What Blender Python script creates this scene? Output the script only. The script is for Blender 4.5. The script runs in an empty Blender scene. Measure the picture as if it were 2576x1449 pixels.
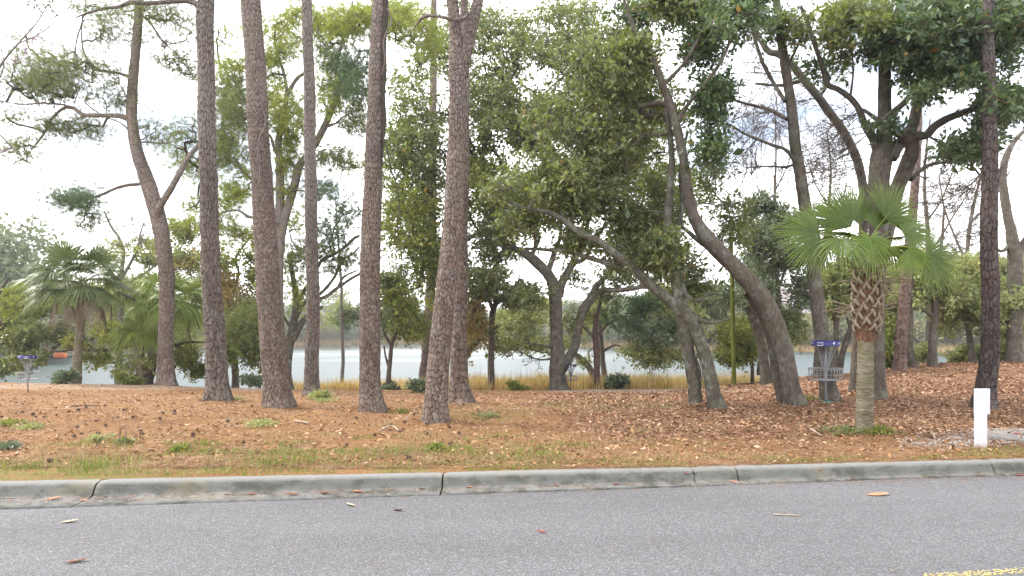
import bpy, math, random
import numpy as np
from mathutils import Vector, Matrix

random.seed(11)
rng = np.random.default_rng(11)
scene = bpy.context.scene
COL = scene.collection
R = math.radians

# ------------------------------------------------------------------ camera, sky, sun, exposure
F, U0, V0, EYE = 1717.0, 1288.0, 840.0, 1.65      # focal length and horizon, in units of a 2576 wide frame
cam_d = bpy.data.cameras.new('camera'); cam = bpy.data.objects.new('camera', cam_d); COL.objects.link(cam)
cam.location = (0, 0, EYE); cam.rotation_euler = (R(90), 0, 0)
cam_d.sensor_width = 36; cam_d.lens = 36*F/2576; cam_d.shift_y = (V0-724.5)/2576
cam_d.clip_start = 0.1; cam_d.clip_end = 3000
scene.camera = cam

SUN_EL, SUN_AZ = R(48), R(-70)                     # azimuth measured from +Y towards +X
world = bpy.data.worlds.new('World'); scene.world = world; world.use_nodes = True
wn = world.node_tree; wn.nodes.clear()
def wnode(t, **k):
    n = wn.nodes.new(t)
    for a, b in k.items(): setattr(n, a, b)
    return n
wo = wnode('ShaderNodeOutputWorld')
sky = wnode('ShaderNodeTexSky', sky_type='NISHITA', sun_disc=False, sun_elevation=SUN_EL, sun_rotation=SUN_AZ, dust_density=4.0, ozone_density=3.0)
b1 = wnode('ShaderNodeBackground'); b1.inputs[1].default_value = 0.075
b2 = wnode('ShaderNodeBackground'); b2.inputs[0].default_value = (0.975, 0.975, 1.0, 1); b2.inputs[1].default_value = 1.22
wtc = wnode('ShaderNodeTexCoord'); wmp = wnode('ShaderNodeMapping'); wmp.inputs['Scale'].default_value = (1.2, 1.2, 4.0); wmp.inputs['Location'].default_value = (2.3, 0.4, 0.2)
wno = wnode('ShaderNodeTexNoise'); wno.inputs['Scale'].default_value = 1.6; wno.inputs['Detail'].default_value = 5; wno.inputs['Roughness'].default_value = 0.5
wra = wnode('ShaderNodeValToRGB'); wra.color_ramp.elements[0].position = 0.40; wra.color_ramp.elements[0].color = (0.10,)*3+(1,)
wra.color_ramp.elements[1].position = 0.54; wra.color_ramp.elements[1].color = (1, 1, 1, 1)
wmx = wnode('ShaderNodeMixShader')
L = wn.links.new
L(wtc.outputs['Generated'], wmp.inputs[0]); L(wmp.outputs[0], wno.inputs['Vector']); L(wno.outputs[0], wra.inputs[0])
wsx = wnode('ShaderNodeSeparateXYZ'); L(wtc.outputs['Generated'], wsx.inputs[0])
whz = wnode('ShaderNodeMapRange'); whz.inputs['From Min'].default_value = .10; whz.inputs['From Max'].default_value = .24; whz.inputs['To Min'].default_value = 1; whz.inputs['To Max'].default_value = 0; L(wsx.outputs[2], whz.inputs['Value'])
wmax = wnode('ShaderNodeMath', operation='MAXIMUM'); L(wra.outputs[0], wmax.inputs[0]); L(whz.outputs[0], wmax.inputs[1])
L(sky.outputs[0], b1.inputs[0]); L(wmax.outputs[0], wmx.inputs[0]); L(b1.outputs[0], wmx.inputs[1]); L(b2.outputs[0], wmx.inputs[2]); L(wmx.outputs[0], wo.inputs[0])

sun_d = bpy.data.lights.new('sun', 'SUN'); sun = bpy.data.objects.new('sun', sun_d); COL.objects.link(sun)
sun_d.energy = 1.5; sun_d.angle = R(14); sun_d.color = (1.0, 0.96, 0.9)
sdir = Vector((math.cos(SUN_EL)*math.sin(SUN_AZ), math.cos(SUN_EL)*math.cos(SUN_AZ), math.sin(SUN_EL)))
sun.rotation_euler = sdir.to_track_quat('Z', 'Y').to_euler(); sun.location = (0, 0, 40)
scene.view_settings.view_transform = 'Standard'; scene.view_settings.look = 'None'
scene.view_settings.exposure = 1.72; scene.view_settings.gamma = 1
scene.view_settings.use_curve_mapping = False
scene.cycles.max_bounces = 8; scene.cycles.transparent_max_bounces = 8

# ------------------------------------------------------------------ helpers
def P(u, v, d):
    """pixel of the 2576 x 1449 frame at depth d -> point of the place"""
    return np.array([(u-U0)/F*d, d, EYE-(v-V0)/F*d])

def smooth01(t):
    t = np.clip(t, 0, 1); return t*t*(3-2*t)

def vnoise(x, y, seed=0):
    x = np.asarray(x, float); y = np.asarray(y, float)
    xi = np.floor(x).astype(np.int64); yi = np.floor(y).astype(np.int64)
    fx = smooth01(x-xi); fy = smooth01(y-yi)
    def h(a, b):
        n = (a*374761393 + b*668265263 + seed*974711) & 0xffffffff
        n = ((n ^ (n >> 13))*1274126177) & 0xffffffff
        return ((n ^ (n >> 16)) & 0xffff)/65535.0
    return (h(xi, yi)*(1-fx)+h(xi+1, yi)*fx)*(1-fy) + (h(xi, yi+1)*(1-fx)+h(xi+1, yi+1)*fx)*fy
def fbm(x, y, seed=0, o=4):
    s = 0; a = .5
    for i in range(o):
        s = s + a*vnoise(x*2**i+i*7.3, y*2**i-i*3.1, seed+i); a *= .5
    return s/(1-.5**o)

# the lie of the land ------------------------------------------------
def y_back(x):  return 7.505 + .1115*x + .0015*np.asarray(x)**2*np.where(np.abs(x) > 8, 0.4, 1)   # back of the kerb
def y_face(x):  return y_back(x) - .22
def y_edge(x):  return y_back(x) - np.clip(.40-.035*np.asarray(x), .25, .62)
WATER = -1.9
_S = np.array([-.75, -.3, -.05, .2, .35, .45, .6, .75])
_Y = np.array([7., 9, 13, 18, 24, 30, 36, 44, 56])
_Z = np.array([
 [.15, .15, .12, -.15, -.45, -.50, -1.0, -2.3, -3.0],
 [.15, .15, .12, -.10, -.50, -.78, -1.3, -2.1, -3.0],
 [.15, .15, .14, -.15, -.52, -.92, -1.35, -1.85, -2.7],
 [.15, .15, .15, -.10, -.50, -.90, -1.28, -1.80, -2.7],
 [.15, .15, .15, .02, -.22, -.60, -1.2, -1.85, -2.8],
 [.15, .15, .15, .08, .12, -.20, -1.1, -2.1, -3.0],
 [.15, .16, .18, .22, .42, .35, -.5, -2.1, -3.0],
 [.15, .17, .20, .32, .62, .62, -.1, -2.0, -3.0]])
_SS = np.array([-3, -.9, -.75, -.6, -.5, -.35, -.15, -.05, .1, .2, .4, .75, 1.0, 3]); _SD = np.array([90, 100, 120, 140, 152, 200, 270, 265, 200, 165, 140, 130, 120, 110.])
def shore(s): return np.interp(s, _SS, _SD)
MOUNDS = []
def ground_z(x, y, bumps=True):
    x = np.asarray(x, float); y = np.asarray(y, float)
    s = np.clip(x/np.maximum(y, 1), -.75, .75); yc = np.clip(y, 7, 56)
    si = np.clip(np.searchsorted(_S, s)-1, 0, len(_S)-2); yi = np.clip(np.searchsorted(_Y, yc)-1, 0, len(_Y)-2)
    a = smooth01((s-_S[si])/(_S[si+1]-_S[si])); b = (yc-_Y[yi])/(_Y[yi+1]-_Y[yi])
    z = (_Z[si, yi]*(1-b)+_Z[si, yi+1]*b)*(1-a) + (_Z[si+1, yi]*(1-b)+_Z[si+1, yi+1]*b)*a
    sh = shore(x/np.maximum(y, 1))
    far = -3.0 + 2.2*smooth01((y-sh+14)/22) + 3.0*smooth01((y-sh-4)/40) + 3*smooth01((y-sh-60)/150)
    z = np.where(y > 57, far, z)
    if bumps:
        k = smooth01((y-y_back(x)-.05)/1.2)
        z = z + k*((fbm(x*1.1, y*1.1, 3)-.5)*.09 + (fbm(x*5, y*5, 9, 3)-.5)*.035)
    for mx_, my_, r_ in MOUNDS: z = z + .085*np.exp(-((x-mx_)**2+(y-my_)**2)/(r_*r_))*(y > y_back(x)+.2)
    z = np.where(y < y_back(x)-.03, -.07, z)
    return z
def hit(u, v, lo=7.6, hi=54, fallback=None):
    """depth at which the sight line through (u, v) meets the ground"""
    d = np.linspace(lo, hi, 3000); x = (u-U0)/F*d; z = EYE-(v-V0)/F*d
    g = ground_z(x, d); k = np.nonzero(z <= g)[0]
    if len(k): return float(d[k[0]])
    return float(d[np.argmin(z-g)]) if fallback is None else fallback

for u_, v_, w_ in [(548, 1006, 52), (702, 1022, 64), (784, 994, 36), (938, 1032, 52), (1096, 1057, 56), (1157, 1013, 48), (418, 968, 40), (1802, 1025, 36), (1750, 1012, 34), (2000, 1016, 60), (2088, 1008, 40), (2204, 1002, 44), (2474, 1024, 44), (2175, 1086, 36)]:
    d_ = hit(u_, v_); MOUNDS.append(((u_-U0)/F*d_, d_, w_/F*d_*1.1+.15))
# meshes --------------------------------------------------------------
def make_mesh(name, parts, mats, smooth=False, attr=None, origin=None):
    """parts: list of (verts (n,3), faces (m,k)[, material index]); attr: per-vertex colour"""
    Vs, loops, tot, mi, o = [], [], [], [], 0
    for p in parts:
        V, Fc = np.asarray(p[0], np.float32), np.asarray(p[1])
        if len(V) == 0 or len(Fc) == 0: continue
        Vs.append(V); loops.append((Fc+o).ravel()); tot.append(np.full(len(Fc), Fc.shape[1])); mi.append(np.full(len(Fc), p[2] if len(p) > 2 else 0)); o += len(V)
    V = np.concatenate(Vs); lp = np.concatenate(loops).astype(np.int32); tt = np.concatenate(tot).astype(np.int32); mm = np.concatenate(mi).astype(np.int32)
    if origin is not None: V = V-np.asarray(origin, np.float32)
    me = bpy.data.meshes.new(name)
    me.vertices.add(len(V)); me.vertices.foreach_set('co', V.astype(np.float32).ravel())
    me.loops.add(len(lp)); me.loops.foreach_set('vertex_index', lp)
    me.polygons.add(len(tt)); st = np.zeros(len(tt), np.int32); st[1:] = np.cumsum(tt)[:-1]
    me.polygons.foreach_set('loop_start', st); me.polygons.foreach_set('loop_total', tt)
    for m in (mats if isinstance(mats, (list, tuple)) else [mats]): me.materials.append(m)
    me.polygons.foreach_set('material_index', mm)
    me.update(calc_edges=True)
    if smooth: me.polygons.foreach_set('use_smooth', np.ones(len(tt), bool))
    if attr is not None:
        ca = me.color_attributes.new('tone', 'FLOAT_COLOR', 'POINT')
        A = np.ones((len(V), 4), np.float32); A[:, :attr.shape[1]] = attr; ca.data.foreach_set('color', A.ravel())
    me.validate()
    return me
def tag(o, label=None, cat=None, group=None, kind=None):
    if label: o['label'] = label
    if cat: o['category'] = cat
    if group: o['group'] = group
    if kind: o['kind'] = kind
    return o
def link(name, me, parent=None, loc=None, kind=None):
    o = bpy.data.objects.new(name, me); COL.objects.link(o)
    if parent is not None: o.parent = parent
    if loc is not None: o.location = loc
    if kind: o['kind'] = kind
    return o
def thing(name, loc, label, cat, group=None, rz=0):
    o = bpy.data.objects.new(name, None); COL.objects.link(o); o.location = loc; o.rotation_euler.z = rz
    o.empty_display_size = .2
    return tag(o, label, cat, group)
def copy_tree(o, parent=None, **props):
    c = o.copy(); COL.objects.link(c); c.parent = parent
    for ch in list(o.children): copy_tree(ch, c)
    for k, v in props.items(): c[k] = v
    return c

def resample(pts, step, wob=0, wobs=1.2):
    """Catmull-Rom through (x, y, z, r) rows"""
    p = np.asarray(pts, float)
    if len(p) < 2: return p
    q = np.vstack([2*p[0]-p[1], p, 2*p[-1]-p[-2]]); out = []
    for i in range(1, len(q)-2):
        n = max(2, int(np.linalg.norm(q[i+1, :3]-q[i, :3])/step))
        t = np.linspace(0, 1, n, endpoint=False)[:, None]
        out.append(.5*(2*q[i] + (q[i+1]-q[i-1])*t + (2*q[i-1]-5*q[i]+4*q[i+1]-q[i+2])*t*t + (-q[i-1]+3*q[i]-3*q[i+1]+q[i+2])*t**3))
    out.append(p[-1:]); o = np.vstack(out)
    o[:, 3] = np.maximum(o[:, 3], .002)
    if wob:
        s = np.concatenate([[0], np.cumsum(np.linalg.norm(np.diff(o[:, :3], axis=0), axis=1))]); sd = int(rng.integers(1e6))
        for a in range(3):
            w = np.zeros_like(s)+a*17.3
            o[:, a] += wob*o[:, 3]*((fbm(s/wobs, w, sd, 3)-.5)*2)*smooth01(s/.6)
    return o
def frames(p):
    T = np.gradient(p, axis=0); T /= np.linalg.norm(T, axis=1)[:, None]+1e-9
    A = np.cross(T, (.06, .97, .2)); A /= np.linalg.norm(A, axis=1)[:, None]+1e-9
    return T, A, np.cross(T, A)
def ring_faces(n, m):
    i = np.arange(n-1)[:, None]; j = np.arange(m)[None, :]; k = (j+1) % m
    return np.stack([i*m+j, i*m+k, (i+1)*m+k, (i+1)*m+j], -1).reshape(-1, 4)
def tube(path, sides=6, rmul=None):
    """path rows (x, y, z, r)"""
    path = np.asarray(path, float); _, A, B = frames(path[:, :3]); n = len(path)
    th = np.arange(sides)/sides*2*np.pi
    r = path[:, 3][:, None]*(rmul if rmul is not None else 1)*np.ones((1, sides))
    V = path[:, None, :3] + r[..., None]*(np.cos(th)[None, :, None]*A[:, None]+np.sin(th)[None, :, None]*B[:, None])
    Fc = ring_faces(n, sides)
    V = V.reshape(-1, 3)
    return V, Fc
def capped(path, sides=8):
    p = np.asarray(path, float)
    a, b = p[0].copy(), p[-1].copy(); a[3] = b[3] = 1e-4
    t0 = (p[1]-p[0])*1e-3; t0[3] = 0; t1 = (p[-1]-p[-2])*1e-3; t1[3] = 0
    return tube(np.vstack([a-t0, p, b+t1]), sides)
def box(x0, x1, y0, y1, z0, z1):
    V = np.array([(x, y, z) for x in (x0, x1) for y in (y0, y1) for z in (z0, z1)], float)
    return V, np.array([(0, 1, 3, 2), (4, 6, 7, 5), (0, 4, 5, 1), (2, 3, 7, 6), (0, 2, 6, 4), (1, 5, 7, 3)])
def rotz(V, a, c=(0, 0, 0)):
    V = np.asarray(V, float)-c; ca, sa = math.cos(a), math.sin(a)
    return np.stack([V[:, 0]*ca-V[:, 1]*sa, V[:, 0]*sa+V[:, 1]*ca, V[:, 2]], 1)+c

# materials -------------------------------------------------------------
class M:
    def __init__(s, name):
        s.m = bpy.data.materials.new(name); s.m.use_nodes = True; s.t = s.m.node_tree; s.b = s.t.nodes['Principled BSDF']; s.out = s.t.nodes['Material Output']
        s.tc = None
    def n(s, typ, **k):
        n = s.t.nodes.new(typ)
        for a, b in k.items(): setattr(n, a, b)
        return n
    def l(s, a, b): s.t.links.new(a, b)
    def co(s, scale=(1, 1, 1)):
        if s.tc is None: s.tc = s.n('ShaderNodeTexCoord')
        mp = s.n('ShaderNodeMapping'); mp.inputs['Scale'].default_value = scale; s.l(s.tc.outputs['Object'], mp.inputs[0]); return mp.outputs[0]
    def noise(s, scale, detail=4, rough=.55, vec=None, dist=0):
        n = s.n('ShaderNodeTexNoise'); n.inputs['Scale'].default_value = scale; n.inputs['Detail'].default_value = detail; n.inputs['Roughness'].default_value = rough; n.inputs['Distortion'].default_value = dist
        s.l(vec if vec is not None else s.co(), n.inputs['Vector']); return n.outputs[0]
    def vor(s, scale, vec=None, feature='F1', out=0):
        n = s.n('ShaderNodeTexVoronoi', feature=feature); n.inputs['Scale'].default_value = scale
        s.l(vec if vec is not None else s.co(), n.inputs['Vector']); return n.outputs[out]
    def ramp(s, fac, stops):
        r = s.n('ShaderNodeValToRGB'); e = r.color_ramp.elements
        while len(e) < len(stops): e.new(.5)
        for i, (p, c) in enumerate(stops):
            e[i].position = p; e[i].color = (*c, 1) if isinstance(c, tuple) else (c, c, c, 1)
        s.l(fac, r.inputs[0]); return r.outputs[0]
    def mix(s, f, a, b, mode='MIX'):
        x = s.n('ShaderNodeMix', data_type='RGBA', blend_type=mode)
        for i, v in ((0, f), (6, a), (7, b)):
            if isinstance(v, bpy.types.NodeSocket): s.l(v, x.inputs[i])
            elif i == 0: x.inputs[0].default_value = v
            else: x.inputs[i].default_value = (*v, 1) if isinstance(v, tuple) else (v, v, v, 1)
        return x.outputs[2]
    def math(s, op, a, b=None):
        x = s.n('ShaderNodeMath', operation=op)
        for i, v in ((0, a), (1, b)):
            if v is None: continue
            if isinstance(v, bpy.types.NodeSocket): s.l(v, x.inputs[i])
            else: x.inputs[i].default_value = v
        return x.outputs[0]
    def bump(s, h, strength=.3, dist=.01):
        b = s.n('ShaderNodeBump'); b.inputs['Strength'].default_value = strength; b.inputs['Distance'].default_value = dist
        s.l(h, b.inputs['Height']); s.l(b.outputs[0], s.b.inputs['Normal']); return s
    def base(s, c, rough=.8, spec=.3):
        if isinstance(c, bpy.types.NodeSocket): s.l(c, s.b.inputs['Base Color'])
        else: s.b.inputs['Base Color'].default_value = (*c, 1)
        s.b.inputs['Roughness'].default_value = rough; s.b.inputs['Specular IOR Level'].default_value = spec; return s
    def attr(s):
        a = s.n('ShaderNodeAttribute', attribute_name='tone'); sp = s.n('ShaderNodeSeparateColor'); s.l(a.outputs['Color'], sp.inputs[0]); return sp.outputs
    def island(s): return s.n('ShaderNodeNewGeometry').outputs['Random Per Island']

def leaf_mat(name, stops, trans=.35, tcol=(.30, .38, .04), rough=.5, spec=.35):
    m = M(name); c = m.ramp(m.island(), stops)
    c = m.mix(m.ramp(m.noise(.55, 2), [(.35, .0), (.65, .55)]), c, m.mix(1.0, c, (1.35, 1.25, .8), 'MULTIPLY'))
    m.base(c, rough, spec)
    tcol = tuple(x*.75 for x in tcol)
    tr = m.n('ShaderNodeBsdfTranslucent'); m.l(m.mix(.6, c, tcol), tr.inputs[0])
    mx = m.n('ShaderNodeMixShader'); mx.inputs[0].default_value = trans
    m.l(m.b.outputs[0], mx.inputs[1]); m.l(tr.outputs[0], mx.inputs[2]); m.l(mx.outputs[0], m.out.inputs[0])
    return m.m

def pine_bark(name, a, b, c, dark):
    m = M(name); av = m.n('ShaderNodeAttribute', attribute_name='tone').outputs['Color']
    wob = m.n('ShaderNodeTexNoise'); wob.inputs['Scale'].default_value = 1.1; wob.inputs['Detail'].default_value = 3; m.l(av, wob.inputs['Vector'])
    wv = m.n('ShaderNodeVectorMath', operation='ADD'); ws = m.n('ShaderNodeVectorMath', operation='SCALE'); ws.inputs['Scale'].default_value = 1.7; m.l(wob.outputs['Color'], ws.inputs[0]); m.l(av, wv.inputs[0]); m.l(ws.outputs[0], wv.inputs[1])
    def v2(feature, out):
        n = m.n('ShaderNodeTexVoronoi', feature=feature, voronoi_dimensions='2D'); n.inputs['Scale'].default_value = 1; n.inputs['Randomness'].default_value = .85; m.l(wv.outputs[0], n.inputs['Vector']); return n.outputs[out]
    edge = v2('DISTANCE_TO_EDGE', 'Distance'); sp = m.n('ShaderNodeSeparateColor'); m.l(v2('F1', 'Color'), sp.inputs[0]); at = sp.outputs
    fine = m.noise(22, 5, .65, m.co((1, 1, .35)))
    col = m.ramp(m.mix(.62, at[0], fine), [(.2, a), (.5, b), (.8, c)])
    col = m.mix(m.ramp(m.noise(.9, 3), [(.47, 0.), (.64, .32)]), col, (.17, .095, .072))
    col = m.mix(m.ramp(m.noise(2.3, 5, .6), [(.54, 0.), (.7, .55)]), col, (.20, .205, .185))
    zz = m.n('ShaderNodeSeparateXYZ'); m.l(m.tc.outputs['Object'], zz.inputs[0])
    up_ = m.math('ADD', m.math('DIVIDE', zz.outputs[2], 9), m.math('MULTIPLY', m.math('SUBTRACT', m.noise(.8, 4), .5), .7)); col = m.mix(m.ramp(up_, [(.15, 0.), (.85, .42)]), col, m.mix(.5, c, (.22, .20, .178)))
    col = m.mix(1.0, col, m.ramp(m.noise(.55, 3, .6, m.co((1, 1, .5))), [(.36, .80), (.64, 1.15)]), 'MULTIPLY')
    fl = m.noise(70, 3, .6, m.co((1, 1, .25)))
    col = m.mix(1.0, col, m.ramp(fl, [(.3, .72), (.7, 1.18)]), 'MULTIPLY')
    en = m.math('ADD', edge, m.math('MULTIPLY', m.math('SUBTRACT', m.noise(45, 3, .6, m.co((1, 1, .4))), .5), .10))
    col = m.mix(m.ramp(m.math('ADD', en, m.math('MULTIPLY', m.noise(2.2, 3), .05)), [(.025, 1.), (.105, 0.)]), col, dark)
    h = m.math('ADD', m.ramp(en, [(.0, 0.), (.14, 1.)]), m.math('MULTIPLY', m.mix(.5, fl, fine), .5))
    m.base(col, .9, .15); m.bump(h, .9, .018); return m.m
BARK_PINE = pine_bark('pine bark', (.112, .079, .062), (.182, .138, .112), (.262, .215, .182), (.032, .022, .017))
BARK_PINE_GREY = pine_bark('grey pine bark', (.100, .081, .066), (.155, .130, .109), (.232, .203, .175), (.020, .015, .012))
BARK_PINE_DARK = pine_bark('dark pine bark', (.040, .031, .028), (.070, .055, .050), (.12, .097, .088), (.008, .006, .005))
BARK_PINE_RED = pine_bark('reddish pine bark', (.10, .06, .048), (.155, .10, .082), (.22, .158, .132), (.028, .017, .014))
def oak_bark(name, a, b, c, lich=.5):
    m = M(name); at = m.attr()
    v = m.co((1, 1, .16)); n1 = m.noise(34, 4, .65, v); n2 = m.noise(3.0, 4)
    col = m.ramp(m.mix(.4, n1, n2), [(.3, a), (.5, b), (.72, c)])
    col = m.mix(m.ramp(m.noise(4.5, 6, .7), [(.5, 0.), (.64, lich)]), col, (.21, .22, .185))
    col = m.mix(m.ramp(m.noise(1.3, 5, .7), [(.52, 0.), (.68, lich*.8)]), col, (.10, .115, .06))
    col = m.mix(m.ramp(at[1], [(.0, .75), (.5, 0.)]), col, (.04, .032, .026))
    m.base(col, .9, .15); m.bump(n1, .6, .012); return m.m
BARK_OAK = oak_bark('oak bark', (.05, .04, .031), (.10, .083, .066), (.175, .15, .122))
BARK_OAK_GREEN = oak_bark('lichen oak bark', (.045, .038, .029), (.09, .08, .06), (.155, .145, .11), .8)
BARK_OAK_DARK = oak_bark('dark oak bark', (.035, .028, .023), (.075, .06, .047), (.15, .125, .10), .35)
BARK_PALE = oak_bark('pale grey bark', (.10, .086, .072), (.165, .145, .125), (.25, .225, .198), .3)
def twig_mat(name, a, b):
    m = M(name); m.base(m.ramp(m.noise(3, 4), [(.35, a), (.65, b)]), .9, .1); return m.m
TWIG_DARK = twig_mat('dark twig', (.04, .032, .026), (.10, .08, .065))
TWIG_GREY = twig_mat('grey twig', (.11, .09, .078), (.20, .175, .152))
TWIG_OAK = twig_mat('oak twig', (.07, .058, .045), (.17, .15, .115))

LEAF_OAK = leaf_mat('live oak leaf', [(0, (.050, .075, .028)), (.4, (.105, .140, .055)), (.75, (.18, .215, .10)), (.96, (.31, .34, .20)), (.985, (.31, .34, .20)), (1, (.34, .16, .06))], .44, (.34, .40, .05), .36, .55)
LEAF_OAK_FRONT = leaf_mat('large dark oak leaf', [(0, (.030, .060, .028)), (.5, (.065, .115, .055)), (.9, (.15, .205, .11)), (.985, (.22, .27, .16)), (1, (.38, .15, .05))], .34, (.20, .30, .06), .34, .55)
LEAF_BACK = leaf_mat('yellow green oak leaf', [(0, (.095, .125, .030)), (.5, (.155, .19, .048)), (.95, (.25, .275, .085)), (1, (.32, .17, .06))], .42, (.34, .38, .04), .55, .3)
LEAF_PALE = leaf_mat('pale bank leaf', [(0, (.19, .235, .10)), (.5, (.28, .32, .14)), (.93, (.38, .40, .20)), (1, (.38, .24, .09))], .42, (.38, .42, .10), .6, .25)
LEAF_GREYG = leaf_mat('grey green leaf', [(0, (.06, .095, .055)), (.5, (.11, .15, .095)), (1, (.22, .255, .18))], .32, (.22, .28, .10), .5, .4)
LEAF_RUST = leaf_mat('rusty autumn leaf', [(0, (.11, .13, .04)), (.45, (.17, .17, .06)), (.8, (.27, .19, .09)), (1, (.36, .21, .11))], .4, (.45, .28, .07), .6, .25)
LEAF_HAZED = leaf_mat('hazed far bank foliage', [(0, (.13, .17, .11)), (.5, (.18, .215, .135)), (1, (.25, .27, .165))], .3, (.3, .36, .13), .7, .15)  # haze of the distance is put into these pale far-bank colours
LEAF_HAZED2 = leaf_mat('hazed far bank olive foliage', [(0, (.17, .18, .10)), (.5, (.22, .22, .125)), (1, (.30, .27, .16))], .3, (.36, .36, .13), .7, .15)  # olive kind, paled for distance haze in the same way
NEEDLE = leaf_mat('pine needle', [(0, (.07, .095, .035)), (.5, (.115, .145, .05)), (1, (.18, .20, .08))], .4, (.30, .36, .07), .5, .3)
NEEDLE_LIME = leaf_mat('lime pine needle', [(0, (.14, .19, .04)), (.5, (.23, .28, .06)), (1, (.34, .37, .10))], .45, (.45, .50, .08), .55, .25)
NEEDLE_BLUE = leaf_mat('blue green pine needle', [(0, (.05, .10, .055)), (.5, (.08, .14, .075)), (1, (.15, .20, .11))], .35, (.20, .34, .12), .5, .3)
# ================================================================== SETTING
# ---- road
m = M('asphalt')
cell = m.vor(125, m.co(), 'F1', 1); sp = m.n('ShaderNodeSeparateColor'); m.l(cell, sp.inputs[0])
c = m.ramp(sp.outputs[0], [(0, .070), (.3, .098), (.62, .124), (.86, .160), (.96, .23), (1, .35)])
c = m.mix(m.ramp(m.noise(260, 2), [(.45, 0.), (.7, .5)]), c, (.065, .065, .067))
c = m.mix(1.0, c, (1.0, .99, 1.01), 'MULTIPLY')
c = m.mix(1.0, c, m.ramp(m.noise(.5, 5, .6, m.co((.35, 1.6, 1))), [(.3, .86), (.7, 1.10)]), 'MULTIPLY')
c = m.mix(m.ramp(m.noise(5, 5, .7), [(.58, 0.), (.74, .30)]), c, (.06, .057, .054))
m.base(c, .85, .3); m.bump(m.vor(125, m.co(), 'F1', 0), .45, .006); ASPHALT = m.m
xs = np.linspace(-60, 60, 241)
rows = [-22, -6, 0, 3, 5]
V = []
for t in rows: V += [(x, t, 0.) for x in xs]
ye = y_edge(xs) + (fbm(xs*2.2, xs*0, 31)-.5)*.035
V += [(x, y-.05, 0.) for x, y in zip(xs, ye)]; V += [(x, y-.020, -.001) for x, y in zip(xs, ye)]; V += [(x, y-.012, -.022) for x, y in zip(xs, ye)]; V += [(x, y+.02, -.03) for x, y in zip(xs, ye)]
V = np.array(V); nx = len(xs); i = np.arange(len(rows)+3)[:, None]*nx+np.arange(nx-1)[None]
Fq = np.stack([i, i+1, i+1+nx, i+nx], -1).reshape(-1, 4)
tag(link('road', make_mesh('road', [(V, Fq)], ASPHALT)), 'grey asphalt road with pale speckled aggregate in front of the kerb', kind='structure')
# worn yellow line near the camera on the right
m = M('worn yellow paint'); m.base(m.ramp(m.noise(60, 3), [(.3, (.45, .34, .10)), (.7, (.75, .60, .22))]), .8, .2); YEL = m.m
V, Fq = [], []
for line in (0,):
    for k in range(420):
        x = 2.82+k*.011; y = 4.60+.17*(x-2.88)
        if fbm(x*3.5, line*5.5, 77, 3) < .47: continue
        for r_ in range(7):
            if random.random() < .6: continue
            xx, yy = x+random.uniform(-.004, .004), y+r_*.014+random.uniform(-.004, .004); w, h = random.uniform(.004, .009), random.uniform(.004, .009)
            o = len(V); V += [(xx-w, yy-h, .0035), (xx+w, yy-h*.5, .0035), (xx+w*.7, yy+h, .0035), (xx-w*.8, yy+h*.8, .0035)]; Fq.append((o, o+1, o+2, o+3))
tag(link('road_marking', make_mesh('road_marking', [(np.array(V), np.array(Fq))], YEL)), 'worn broken yellow line painted on the asphalt', kind='structure')

# ---- kerb and gutter, cast segment by segment
m = M('kerb concrete')
m.tc = m.n('ShaderNodeTexCoord'); hs = m.n('ShaderNodeSeparateXYZ'); m.l(m.tc.outputs['Object'], hs.inputs[0])
c = m.ramp(m.noise(7, 6, .65), [(.3, (.122, .121, .114)), (.7, (.195, .192, .18))])
st = m.noise(3.2, 6, .7, m.co((1, 1, 2.2)))
c = m.mix(m.ramp(st, [(.47, 0.), (.60, .85)]), c, (.055, .058, .048))          # algae stains
c = m.mix(m.ramp(m.noise(26, 4, .7), [(.6, 0.), (.72, .7)]), c, (.055, .057, .048))
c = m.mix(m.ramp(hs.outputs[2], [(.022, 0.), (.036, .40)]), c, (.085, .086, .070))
c = m.mix(m.ramp(hs.outputs[2], [(.115, 0.), (.148, .8)]), c, (.23, .226, .21))   # lighter towards the top arris
c = m.mix(m.ramp(m.noise(2.1, 4), [(.58, 0.), (.7, .3)]), c, (.26, .22, .13))
c = m.mix(1.0, c, m.ramp(m.noise(150, 3, .7), [(.3, .72), (.7, 1.25)]), 'MULTIPLY')
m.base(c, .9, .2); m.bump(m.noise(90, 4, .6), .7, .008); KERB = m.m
prof = [(0, -.12), (0, .143), (-.006, .15), (-.055, .153), (-.095, .148), (-.13, .135), (-.155, .112), (-.175, .075), (-.195, .040), (-.215, .024), (-.24, .018)]
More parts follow.
